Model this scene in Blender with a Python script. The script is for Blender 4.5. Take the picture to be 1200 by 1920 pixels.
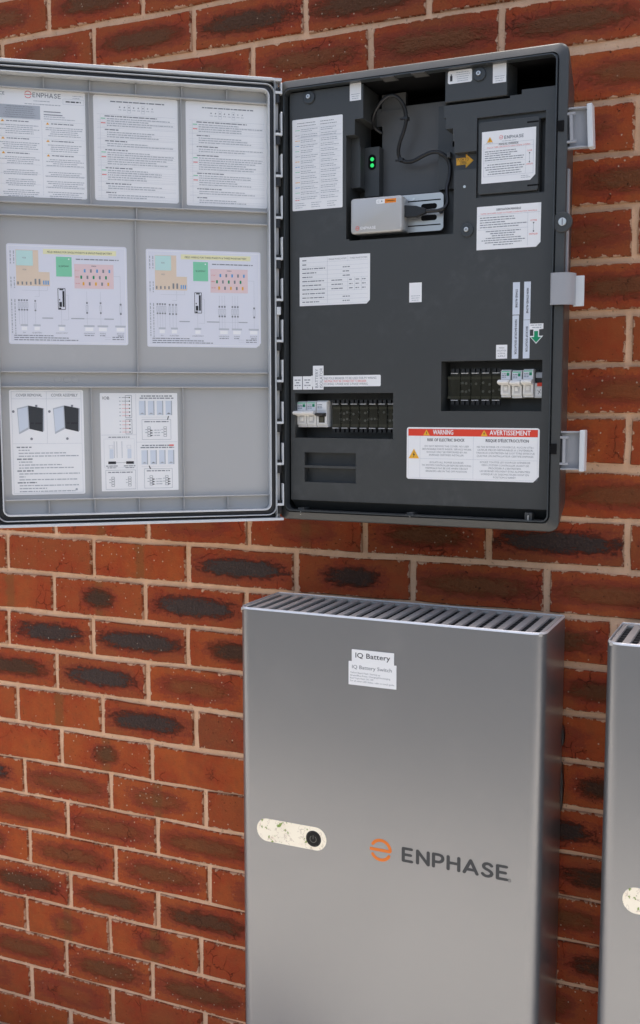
import bpy, math, random
from mathutils import Vector, Matrix
R = math.radians
random.seed(7)
scene = bpy.context.scene
for o in list(bpy.data.objects):
    bpy.data.objects.remove(o, do_unlink=True)

# ------------------------------------------------------------------ camera
G = 2.062                                     # wall datum above the paving
CX, CY, CZ = 1.45746, -1.83442, G - 0.62422
F_PX, YAW, PITCH, ROLL = 1973.37, -0.42427, -0.10377, -0.00102
_f = Vector((math.sin(YAW) * math.cos(PITCH), math.cos(YAW) * math.cos(PITCH), math.sin(PITCH)))
_r = Vector((math.cos(YAW), -math.sin(YAW), 0))
_u = _r.cross(_f)
CAM_R = _r * math.cos(ROLL) + _u * math.sin(ROLL)
CAM_U = _u * math.cos(ROLL) - _r * math.sin(ROLL)
CAM_F = _f
CAM = Vector((CX, CY, CZ))
cd = bpy.data.cameras.new('camera')
cam = bpy.data.objects.new('camera', cd)
scene.collection.objects.link(cam)
m = Matrix((CAM_R, CAM_U, -CAM_F)).transposed().to_4x4()
m.translation = CAM
cam.matrix_world = m
cd.sensor_fit = 'VERTICAL'
cd.sensor_height = 36.0
cd.lens = 36.0 * F_PX / 1920.0
cd.clip_start = 0.05
cd.clip_end = 400
cd.dof.use_dof = True
cd.dof.focus_distance = 1.86
cd.dof.aperture_fstop = 11
scene.camera = cam

# ------------------------------------------------------------------ sky, sun, exposure
SUN_EL, SUN_AZ = R(80), R(8)                 # the sun stands behind the wall; the wall is in open shade
world = bpy.data.worlds.new('World')
scene.world = world
world.use_nodes = True
wn = world.node_tree
sky = wn.nodes.new('ShaderNodeTexSky')
sky.sky_type = 'NISHITA'
sky.sun_disc = False
sky.sun_elevation = SUN_EL
sky.sun_rotation = SUN_AZ
sky.air_density = 1.0
sky.dust_density = 6.0
sky.ozone_density = 0.3
bg = wn.nodes['Background']
wn.links.new(sky.outputs[0], bg.inputs[0])
bg.inputs[1].default_value = 0.15
sl = bpy.data.lights.new('sun', 'SUN')
sl.energy = 3.2
sl.angle = R(0.5)
sl.color = (1.0, 0.96, 0.90)
sun = bpy.data.objects.new('sun', sl)
scene.collection.objects.link(sun)
d = Vector((math.sin(SUN_AZ) * math.cos(SUN_EL), math.cos(SUN_AZ) * math.cos(SUN_EL), math.sin(SUN_EL)))
sun.rotation_euler = d.to_track_quat('Z', 'Y').to_euler()
sun.location = d * 10
scene.view_settings.view_transform = 'Standard'
scene.view_settings.look = 'None'
scene.view_settings.gamma = 1.0
scene.view_settings.exposure = 1.08
scene.view_settings.use_curve_mapping = False
scene.render.engine = 'CYCLES'
scene.cycles.max_bounces = 8
scene.cycles.transparent_max_bounces = 12

# ------------------------------------------------------------------ pixel rays of the 1200x1920 photograph, met with real planes
def ray_dir(px, py):
    return CAM_F + CAM_R * ((px - 600) / F_PX) - CAM_U * ((py - 960) / F_PX)
def on_y(px, py, y):                          # world X, Z on the plane Y = y
    d = ray_dir(px, py)
    p = CAM + d * ((y - CY) / d.y)
    return p.x, p.z
def on_z(px, py, z):
    d = ray_dir(px, py)
    return CAM + d * ((z - CZ) / d.z)

# ------------------------------------------------------------------ materials
MATS = {}
class NT:
    def __init__(s, name):
        s.mat = bpy.data.materials.new(name)
        s.mat.use_nodes = True
        s.t = s.mat.node_tree
        s.b = s.t.nodes['Principled BSDF']
        MATS[name] = s.mat
    def n(s, typ, **kw):
        nd = s.t.nodes.new(typ)
        for k, v in kw.items():
            if k.startswith('i_'):
                key = k[2:]
                nd.inputs[int(key) if key.isdigit() else key].default_value = v
            else:
                setattr(nd, k, v)
        return nd
    def l(s, a, b):
        s.t.links.new(a, b)
    def val(s, x, sock):
        if isinstance(x, (int, float)):
            sock.default_value = x
        else:
            s.l(x, sock)
    def math(s, op, a, b=0.0, c=None, clamp=False):
        nd = s.n('ShaderNodeMath', operation=op, use_clamp=clamp)
        s.val(a, nd.inputs[0]); s.val(b, nd.inputs[1])
        if c is not None: s.val(c, nd.inputs[2])
        return nd.outputs[0]
    def ss(s, x, lo, hi):                     # smoothstep
        nd = s.n('ShaderNodeMapRange', interpolation_type='SMOOTHSTEP')
        s.val(x, nd.inputs[0]); s.val(lo, nd.inputs[1]); s.val(hi, nd.inputs[2])
        return nd.outputs[0]
    def mix(s, fac, a, b):
        nd = s.n('ShaderNodeMix', data_type='RGBA')
        s.val(fac, nd.inputs[0])
        for x, i in ((a, 6), (b, 7)):
            if isinstance(x, tuple): nd.inputs[i].default_value = (*x, 1)
            else: s.l(x, nd.inputs[i])
        return nd.outputs[2]
    def noise(s, vec, scale, detail=4, rough=0.55, w=None):
        nd = s.n('ShaderNodeTexNoise', i_Scale=scale, i_Detail=detail, i_Roughness=rough)
        if w is not None:
            nd.noise_dimensions = '4D'; s.l(w, nd.inputs['W'])
        if vec is not None: s.l(vec, nd.inputs['Vector'])
        return nd.outputs[0]
    def bump(s, h, strength, dist):
        nd = s.n('ShaderNodeBump', i_Strength=strength, i_Distance=dist)
        s.l(h, nd.inputs['Height'])
        s.l(nd.outputs[0], s.b.inputs['Normal'])
        return nd
    def obj(s):
        return s.n('ShaderNodeTexCoord').outputs['Object']

def plain(name, col, rough=0.5, metal=0.0, spec=0.5, grain=None, coat=0.0, emit=None, wear=0.0, coatr=0.05):
    t = NT(name)
    t.b.inputs['Base Color'].default_value = (*col, 1)
    t.b.inputs['Roughness'].default_value = rough
    t.b.inputs['Metallic'].default_value = metal
    t.b.inputs['Specular IOR Level'].default_value = spec
    t.b.inputs['Coat Weight'].default_value = coat
    t.b.inputs['Coat Roughness'].default_value = coatr
    if emit:
        t.b.inputs['Emission Color'].default_value = (*emit[0], 1)
        t.b.inputs['Emission Strength'].default_value = emit[1]
    v = t.obj()
    if grain:
        t.bump(t.noise(v, grain[0], 3), grain[1], 0.0004)
    if wear:
        a = t.noise(v, 9.0, 5, 0.65)
        b = t.noise(v, 60.0, 3, 0.6)
        f = t.math('MULTIPLY', t.ss(a, 0.45, 0.75), t.ss(b, 0.4, 0.7))
        t.l(t.mix(t.math('MULTIPLY', f, wear), col, tuple(min(1, c * 1.9 + 0.03) for c in col)), t.b.inputs['Base Color'])
        t.l(t.math('MULTIPLY_ADD', a, 0.22, rough - 0.11), t.b.inputs['Roughness'])
    return t.mat

plain('charcoal', (0.048, 0.050, 0.049), 0.37, grain=(900, 0.25), wear=0.26)
plain('charcoal_smooth', (0.040, 0.045, 0.048), 0.33, wear=0.06)
plain('black_inside', (0.004, 0.004, 0.0045), 0.8, spec=0.2)
plain('black_plastic', (0.012, 0.012, 0.013), 0.35)
plain('rubber_and_shade', (0.012, 0.012, 0.014), 0.45)
plain('door_grey', (0.420, 0.420, 0.412), 0.42, grain=(500, 0.12), wear=0.05)
plain('door_edge', (0.60, 0.62, 0.63), 0.38)
plain('latch_grey', (0.34, 0.345, 0.36), 0.42, wear=0.05)
plain('module_silver', (0.50, 0.50, 0.49), 0.40, metal=0.25, grain=(1500, 0.2))
plain('zinc', (0.62, 0.62, 0.60), 0.33, metal=0.75)
plain('steel', (0.70, 0.69, 0.66), 0.28, metal=1.0)
plain('sticker', (0.84, 0.84, 0.835), 0.32)
plain('sticker_dull', (0.62, 0.67, 0.74), 0.5)
plain('sticker_lilac', (0.72, 0.73, 0.79), 0.32)
plain('breaker_white', (0.74, 0.73, 0.70), 0.4)
plain('breaker_shade', (0.55, 0.54, 0.52), 0.45)
for nm, c in dict(ink=(0.02, 0.02, 0.025), ink_soft=(0.22, 0.23, 0.25), ink_faint=(0.38, 0.40, 0.43), ink_line=(0.50, 0.52, 0.56),
                  red=(0.72, 0.05, 0.02), red_soft=(0.75, 0.16, 0.14), orange=(0.80, 0.24, 0.02), green=(0.0, 0.26, 0.11),
                  green_lite=(0.22, 0.60, 0.38), mint=(0.52, 0.74, 0.70), peach=(0.74, 0.60, 0.46), pink=(0.76, 0.58, 0.58),
                  yellow=(0.80, 0.78, 0.48), amber=(0.82, 0.42, 0.03), blue=(0.12, 0.34, 0.62), grey_block=(0.45, 0.48, 0.52),
                  logo_orange=(0.72, 0.17, 0.012), logo_dark=(0.035, 0.038, 0.042), olive=(0.085, 0.08, 0.05), paint_white=(0.86, 0.86, 0.86)).items():
    plain(nm, c, 0.5)
plain('led', (0.02, 0.5, 0.1), 0.3, emit=((0.03, 1.0, 0.22), 0.30))
plain('button_black', (0.004, 0.0045, 0.005), 0.35, spec=0.25)
plain('icon_dim', (0.09, 0.09, 0.08), 0.4)
plain('grille', (0.43, 0.41, 0.38), 0.6, grain=(400, 0.3), wear=0.15)
plain('bay_grey', (0.105, 0.103, 0.099), 0.38, wear=0.10)
plain('edge_glint', (0.80, 0.80, 0.80), 0.28, metal=0.35)  # battery top edge: sky glint on the paint put into the colour
plain('comb_dark', (0.075, 0.073, 0.07), 0.6)
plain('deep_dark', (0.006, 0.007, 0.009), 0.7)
plain('din_metal', (0.22, 0.21, 0.15), 0.45, metal=0.5)

t = NT('clear_plastic')
t.b.inputs['Base Color'].default_value = (0.75, 0.75, 0.72, 1)
t.b.inputs['Roughness'].default_value = 0.12
tr = t.n('ShaderNodeBsdfTransparent')
tr.inputs[0].default_value = (0.80, 0.80, 0.76, 1)
gl = t.n('ShaderNodeBsdfGlossy', i_Roughness=0.12)
fr = t.n('ShaderNodeFresnel', i_IOR=1.5)
mx = t.n('ShaderNodeMixShader')
t.l(t.math('ADD', fr.outputs[0], 0.02), mx.inputs[0])
t.l(tr.outputs[0], mx.inputs[1]); t.l(gl.outputs[0], mx.inputs[2])
t.l(mx.outputs[0], t.t.nodes['Material Output'].inputs[0])

# status window: reflection of pale paving and weeds painted in, with an added glow
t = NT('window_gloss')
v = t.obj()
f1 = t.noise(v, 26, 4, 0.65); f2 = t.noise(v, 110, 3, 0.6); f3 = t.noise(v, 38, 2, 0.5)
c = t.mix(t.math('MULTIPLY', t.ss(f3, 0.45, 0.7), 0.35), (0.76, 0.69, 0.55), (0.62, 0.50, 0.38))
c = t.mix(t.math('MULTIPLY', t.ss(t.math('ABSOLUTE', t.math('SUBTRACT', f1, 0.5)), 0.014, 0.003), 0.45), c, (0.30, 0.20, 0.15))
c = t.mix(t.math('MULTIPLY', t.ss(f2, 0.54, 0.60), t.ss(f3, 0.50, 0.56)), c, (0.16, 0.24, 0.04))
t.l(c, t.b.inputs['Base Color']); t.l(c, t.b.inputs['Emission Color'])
t.b.inputs['Emission Strength'].default_value = 0.10  # added glow, stands in for the bright reflected paving
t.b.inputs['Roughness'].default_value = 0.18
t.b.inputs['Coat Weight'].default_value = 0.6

# silver powder paint of the batteries
t = NT('battery_paint')
v = t.obj()
t.b.inputs['Metallic'].default_value = 0.70
t.b.inputs['Roughness'].default_value = 0.34
t.b.inputs['Coat Weight'].default_value = 0.6
t.b.inputs['Coat IOR'].default_value = 1.5
t.b.inputs['Coat Roughness'].default_value = 0.22
fl = t.noise(v, 2600, 2, 0.5)
dust = t.ss(t.noise(v, 14, 5, 0.7), 0.5, 0.8)
speck = t.ss(t.noise(v, 120, 2, 0.4), 0.72, 0.76)
c = t.mix(t.ss(fl, 0.3, 0.7), (0.225, 0.228, 0.236), (0.280, 0.284, 0.294))
c = t.mix(t.math('MULTIPLY', dust, 0.06), c, (0.38, 0.36, 0.34))
c = t.mix(t.math('MULTIPLY', speck, 0.10), c, (0.40, 0.39, 0.37))
t.l(c, t.b.inputs['Base Color'])
t.l(t.math('MULTIPLY_ADD', dust, 0.05, 0.35), t.b.inputs['Roughness'])
t.bump(fl, 0.05, 0.0003)

# brick: r = how burnt, g = brown against orange, b = length of the burnt oval, alpha = pressed band
t = NT('brick')
tc = t.n('ShaderNodeTexCoord')
oi = t.n('ShaderNodeObjectInfo')
col = t.n('ShaderNodeSeparateColor'); t.l(oi.outputs['Color'], col.inputs[0])
burn, hue, olen, band = col.outputs[0], col.outputs[1], col.outputs[2], oi.outputs['Alpha']
rnd = t.math('MULTIPLY', oi.outputs['Random'], 37.0)
gp = t.n('ShaderNodeSeparateXYZ'); t.l(tc.outputs['Generated'], gp.inputs[0])
bx = t.math('MULTIPLY', t.math('SUBTRACT', gp.outputs[0], 0.5), 0.23)
bz = t.math('MULTIPLY', t.math('SUBTRACT', gp.outputs[2], 0.5), 0.076)
pv = t.n('ShaderNodeCombineXYZ'); t.l(bx, pv.inputs[0]); t.l(rnd, pv.inputs[1]); t.l(bz, pv.inputs[2])
pv = pv.outputs[0]
n1 = t.noise(pv, 14, 4, 0.6)
n2 = t.noise(pv, 55, 5, 0.65)
n3 = t.noise(pv, 260, 4, 0.7)
n4 = t.noise(pv, 700, 2, 0.6)
n5 = t.noise(pv, 120, 4, 0.65)
stv = t.n('ShaderNodeVectorMath', operation='MULTIPLY'); t.l(pv, stv.inputs[0]); stv.inputs[1].default_value = (1.0, 1.0, 2.6)
n6 = t.noise(stv.outputs[0], 48, 5, 0.7)
base = t.mix(hue, (0.435, 0.098, 0.027), (0.235, 0.066, 0.030))
base = t.mix(t.ss(n1, 0.35, 0.7), base, (0.340, 0.056, 0.022))
base = t.mix(t.math('MULTIPLY', t.ss(n2, 0.42, 0.72), 0.50), base, (0.250, 0.078, 0.030))
base = t.mix(t.math('MULTIPLY', t.ss(n3, 0.5, 0.8), 0.4), base, (0.52, 0.15, 0.04))
# pressed band across some bricks
bd = t.math('ABSOLUTE', t.math('ADD', bx, t.math('MULTIPLY_ADD', n2, 0.02, -0.012)))
base = t.mix(t.math('MULTIPLY', t.math('MULTIPLY', t.ss(bd, 0.016, 0.006), band), 0.65), base, (0.22, 0.092, 0.032))
# burnt oval
ox = t.math('DIVIDE', bx, t.math('MULTIPLY_ADD', olen, 0.10, 0.008))
oz = t.math('DIVIDE', bz, 0.0180)
rr = t.math('POWER', t.math('ADD', t.math('POWER', t.math('ABSOLUTE', ox), 3.0), t.math('POWER', t.math('ABSOLUTE', oz), 2.4)), 0.4)
rr = t.math('ADD', rr, t.math('ADD', t.math('MULTIPLY_ADD', n6, 1.7, -0.85), t.math('MULTIPLY_ADD', n3, 1.0, -0.5)))
core = t.ss(rr, 1.15, t.math('MULTIPLY_ADD', burn, 0.55, 0.12))
halo = t.math('MULTIPLY', t.ss(rr, 1.65, 1.15), t.math('SUBTRACT', 1.0, core))
anyb = t.ss(burn, 0.02, 0.25)
base = t.mix(t.math('MULTIPLY', t.math('MULTIPLY', halo, anyb), 0.6), base, (0.200, 0.040, 0.028))
cb = t.mix(t.ss(burn, 0.45, 0.9), (0.165, 0.074, 0.032), (0.036, 0.030, 0.026))
cb = t.mix(t.math('MULTIPLY', t.ss(n3, 0.50, 0.72), 0.5), cb, (0.17, 0.10, 0.06))
base = t.mix(t.math('MULTIPLY', core, t.math('MULTIPLY_ADD', t.ss(burn, 0.0, 0.75), 0.92, 0.0)), base, cb)
# pores, cracks, lime specks
cr = t.n('ShaderNodeTexVoronoi', feature='DISTANCE_TO_EDGE', i_Scale=26.0)
wob = t.n('ShaderNodeTexNoise', i_Scale=45.0, i_Detail=3.0); t.l(pv, wob.inputs['Vector'])
wv = t.n('ShaderNodeVectorMath', operation='MULTIPLY_ADD'); t.l(wob.outputs['Color'], wv.inputs[0])
wv.inputs[1].default_value = (0.03, 0.03, 0.03); t.l(pv, wv.inputs[2])
t.l(wv.outputs[0], cr.inputs['Vector'])
crack = t.math('MULTIPLY', t.ss(cr.outputs[0], 0.022, 0.006), t.ss(n1, 0.55, 0.68))
base = t.mix(t.math('MULTIPLY', crack, 0.5), base, (0.045, 0.022, 0.014))
pore = t.ss(t.noise(pv, 190, 2, 0.5), 0.71, 0.75)
base = t.mix(t.math('MULTIPLY', pore, 0.8), base, (0.05, 0.025, 0.018))
vs = t.n('ShaderNodeTexVoronoi', i_Scale=95.0); t.l(pv, vs.inputs['Vector'])
sp = t.math('MULTIPLY', t.ss(vs.outputs['Distance'], 0.17, 0.11), t.ss(vs.outputs['Color'], 0.72, 0.80))
base = t.mix(t.math('MULTIPLY', sp, 0.85), base, (0.55, 0.42, 0.30))
# mortar smeared over the arrises
ex = t.math('SUBTRACT', 0.115, t.math('ABSOLUTE', bx))
ez = t.math('SUBTRACT', 0.038, t.math('ABSOLUTE', bz))
ed = t.math('MINIMUM', ex, ez)
sm = t.ss(t.math('ADD', ed, t.math('ADD', t.math('MULTIPLY_ADD', n2, 0.020, -0.0090), t.math('MULTIPLY_ADD', n5, 0.016, -0.008))), 0.0032, 0.0018)
base = t.mix(t.math('MULTIPLY', sm, 0.9), base, (0.76, 0.48, 0.31))
dk = t.ss(t.math('ADD', ed, t.math('MULTIPLY_ADD', n3, 0.008, -0.004)), 0.005, 0.001)
base = t.mix(t.math('MULTIPLY', dk, 0.30), base, (0.16, 0.075, 0.04))
t.l(base, t.b.inputs['Base Color'])
t.l(t.math('MULTIPLY_ADD', t.math('MULTIPLY', core, t.ss(burn, 0.7, 1.0)), 0.30, 0.08), t.b.inputs['Specular IOR Level'])
t.l(t.math('SUBTRACT', 0.80, t.math('MULTIPLY', t.math('MULTIPLY', core, burn), 0.38)), t.b.inputs['Roughness'])
h = t.math('ADD', t.math('MULTIPLY', n3, 0.5), t.math('MULTIPLY', n4, 0.25))
h = t.math('ADD', h, t.math('MULTIPLY', n2, 0.6))
h = t.math('ADD', h, t.math('MULTIPLY', t.math('MULTIPLY', core, burn), t.math('ADD', t.math('MULTIPLY', n3, 2.5), t.math('MULTIPLY', n5, 3.5))))
h = t.math('SUBTRACT', h, t.math('MULTIPLY', crack, 1.4))
h = t.math('SUBTRACT', h, pore)
h = t.math('ADD', h, t.math('MULTIPLY', sm, 0.8))
t.bump(h, 0.9, 0.0030)

t = NT('mortar')
v = t.obj()
a = t.noise(v, 26, 5, 0.65); b = t.noise(v, 420, 4, 0.7); s_ = t.noise(v, 150, 2)
c = t.mix(t.ss(a, 0.3, 0.72), (0.74, 0.455, 0.275), (0.86, 0.56, 0.36))
c = t.mix(t.math('MULTIPLY', t.ss(b, 0.45, 0.8), 0.45), c, (0.82, 0.62, 0.47))
c = t.mix(t.math('MULTIPLY', t.ss(s_, 0.66, 0.72), 0.6), c, (0.36, 0.20, 0.13))
t.l(c, t.b.inputs['Base Color'])
t.b.inputs['Roughness'].default_value = 0.92
t.b.inputs['Specular IOR Level'].default_value = 0.15
t.bump(t.math('ADD', t.math('MULTIPLY', b, 0.6), a), 0.8, 0.0028)

t = NT('paving')
v = t.obj()
a = t.noise(v, 6, 6, 0.65); b = t.noise(v, 160, 4, 0.7)
c = t.mix(t.ss(a, 0.3, 0.75), (0.44, 0.42, 0.38), (0.58, 0.555, 0.505))
c = t.mix(t.math('MULTIPLY', t.ss(b, 0.5, 0.8), 0.4), c, (0.33, 0.29, 0.24))
t.l(c, t.b.inputs['Base Color'])
t.b.inputs['Roughness'].default_value = 0.85
t.bump(b, 0.5, 0.003)
t = NT('soil')  # also the unseen ground past the slabs, kept dark to dim battery reflections
v = t.obj()
a = t.noise(v, 40, 6, 0.7)
t.l(t.mix(a, (0.035, 0.035, 0.033), (0.105, 0.105, 0.10)), t.b.inputs['Base Color'])
t.b.inputs['Roughness'].default_value = 0.95
t.bump(a, 0.8, 0.01)
t = NT('weed_leaf')
a = t.noise(t.obj(), 30, 3)
t.l(t.mix(a, (0.035, 0.085, 0.012), (0.10, 0.16, 0.03)), t.b.inputs['Base Color'])
t.b.inputs['Roughness'].default_value = 0.6

# ------------------------------------------------------------------ mesh builder
class MB:
    def __init__(s):
        s.v, s.f, s.m, s.slots = [], [], [], []
    def slot(s, mat):
        if mat not in s.slots: s.slots.append(mat)
        return s.slots.index(mat)
    def add(s, verts, faces, mat):
        k = len(s.v); i = s.slot(mat)
        s.v += [tuple(p) for p in verts]
        for f in faces:
            s.f.append([k + q for q in f]); s.m.append(i)
    def box(s, x0, x1, y0, y1, z0, z1, mat):
        vs = [(x, y, z) for x in (x0, x1) for y in (y0, y1) for z in (z0, z1)]
        s.add(vs, [(0, 1, 3, 2), (4, 6, 7, 5), (0, 4, 5, 1), (2, 3, 7, 6), (0, 2, 6, 4), (1, 5, 7, 3)], mat)
    def frustum(s, front, back, yf, yb, mat):              # two (x0,x1,z0,z1) rectangles, front at yf (nearer the viewer)
        a = [(front[0], yf, front[2]), (front[1], yf, front[2]), (front[1], yf, front[3]), (front[0], yf, front[3])]
        b = [(back[0], yb, back[2]), (back[1], yb, back[2]), (back[1], yb, back[3]), (back[0], yb, back[3])]
        s.add(a + b, [(0, 1, 2, 3), (4, 7, 6, 5), (0, 4, 5, 1), (1, 5, 6, 2), (2, 6, 7, 3), (3, 7, 4, 0)], mat)
    def loops(s, ls, mat, cap0=False, cap1=False, close=False):   # list of equal-length loops
        n = len(ls[0]); vs = [p for l in ls for p in l]; fs = []
        pairs = list(range(len(ls) - 1)) + ([-1] if close else [])
        for a in pairs:
            b = (a + 1) % len(ls); a %= len(ls)
            for i in range(n):
                j = (i + 1) % n
                fs.append((a * n + i, a * n + j, b * n + j, b * n + i))
        if cap0: fs.append(tuple(range(n))[::-1])
        if cap1: fs.append(tuple((len(ls) - 1) * n + i for i in range(n)))
        s.add(vs, fs, mat)
    def prism(s, pts, y0, y1, mat):                         # polygon in XZ (counter-clockwise as the viewer sees it), y0 front
        s.loops([[(x, y1, z) for x, z in pts], [(x, y0, z) for x, z in pts]], mat, cap0=True, cap1=True)
    def prism_z(s, pts, z0, z1, mat):
        s.loops([[(x, y, z0) for x, y in pts], [(x, y, z1) for x, y in pts]], mat, cap0=True, cap1=True)
    def flat(s, pts, y, mat):
        s.add([(x, y, z) for x, z in pts], [tuple(range(len(pts)))], mat)
    def disc(s, cx, cz, r, y0, y1, mat, n=20):
        s.prism([(cx + r * math.cos(2 * math.pi * i / n), cz + r * math.sin(2 * math.pi * i / n)) for i in range(n)], y0, y1, mat)
    def tube(s, pts, r, mat, n=10, cap=True):
        pts = [Vector(p) for p in pts]; ls = []
        up = Vector((0.13, -1, 0.21)).normalized()
        for i, p in enumerate(pts):
            tg = (pts[min(i + 1, len(pts) - 1)] - pts[max(i - 1, 0)]).normalized()
            a = tg.cross(up).normalized(); b = tg.cross(a).normalized()
            rr = r[i] if isinstance(r, (list, tuple)) else r
            ls.append([p + a * rr * math.cos(2 * math.pi * k / n) + b * rr * math.sin(2 * math.pi * k / n) for k in range(n)])
        s.loops(ls, mat, cap0=cap, cap1=cap)
    def build(s, name, parent=None, loc=(0, 0, 0), bevel=0, smooth=False, seg=2, rot=None):
        me = bpy.data.meshes.new(name)
        me.from_pydata(s.v, [], s.f)
        for q in s.slots: me.materials.append(MATS[q])
        me.polygons.foreach_set('material_index', s.m)
        me.update()
        o = bpy.data.objects.new(name, me)
        scene.collection.objects.link(o)
        o.location = loc
        if rot: o.rotation_euler = rot
        if parent: o.parent = parent
        if smooth:
            me.polygons.foreach_set('use_smooth', [True] * len(me.polygons))
            me.set_sharp_from_angle(angle=R(38))
        if bevel:
            md = o.modifiers.new('bevel', 'BEVEL')
            md.width = bevel; md.segments = seg; md.limit_method = 'ANGLE'; md.angle_limit = R(40)
            md.harden_normals = False
        return o

def rr_pts(x0, x1, z0, z1, r, n=6):
    out = []
    if not isinstance(r, (tuple, list)): r = (r, r, r, r)
    for (cx, cz, a0, q) in ((x1 - r[0], z0 + r[0], -90, r[0]), (x1 - r[1], z1 - r[1], 0, r[1]), (x0 + r[2], z1 - r[2], 90, r[2]), (x0 + r[3], z0 + r[3], 180, r[3])):
        for i in range(n + 1):
            a = R(a0 + 90 * i / n)
            out.append((cx + q * math.cos(a), cz + q * math.sin(a)))
    return out                                 # counter-clockwise from the viewer at -Y (x right, z up)
def lp(pts, y):
    return [(x, y, z) for x, z in pts]
def empty(name, loc, rz=0):
    o = bpy.data.objects.new(name, None)
    scene.collection.objects.link(o)
    o.location = loc; o.rotation_euler = (0, 0, rz); o.empty_display_size = 0.05
    return o
def tag(o, label, cat, group=None):
    o['label'] = label; o['category'] = cat
    if group: o['group'] = group
    return o
def spline(pts, k=8):
    pts = [Vector(p) for p in pts]; out = []
    for i in range(len(pts) - 1):
        p0, p1, p2, p3 = pts[max(i - 1, 0)], pts[i], pts[i + 1], pts[min(i + 2, len(pts) - 1)]
        for j in range(k):
            u = j / k
            out.append(0.5 * ((2 * p1) + (p2 - p0) * u + (2 * p0 - 5 * p1 + 4 * p2 - p3) * u * u + (3 * p1 - p0 - 3 * p2 + p3) * u ** 3))
    return out + [pts[-1]]

_txt = {}
def text_mesh(string):
    if string not in _txt:
        c = bpy.data.curves.new('t', 'FONT'); c.body = string; c.size = 1.0; c.resolution_u = 2
        o = bpy.data.objects.new('t', c)
        me = o.to_mesh()
        vs = [(p.co.x, p.co.y) for p in me.vertices]; fs = [tuple(p.vertices) for p in me.polygons]
        o.to_mesh_clear(); bpy.data.objects.remove(o); bpy.data.curves.remove(c)
        x0 = min((p[0] for p in vs), default=0); x1 = max((p[0] for p in vs), default=1)
        _txt[string] = ([(p[0] - x0, p[1]) for p in vs], fs, max(x1 - x0, 1e-6))
    return _txt[string]
CAP = 0.70                                     # cap height of the built-in face at size 1

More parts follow.
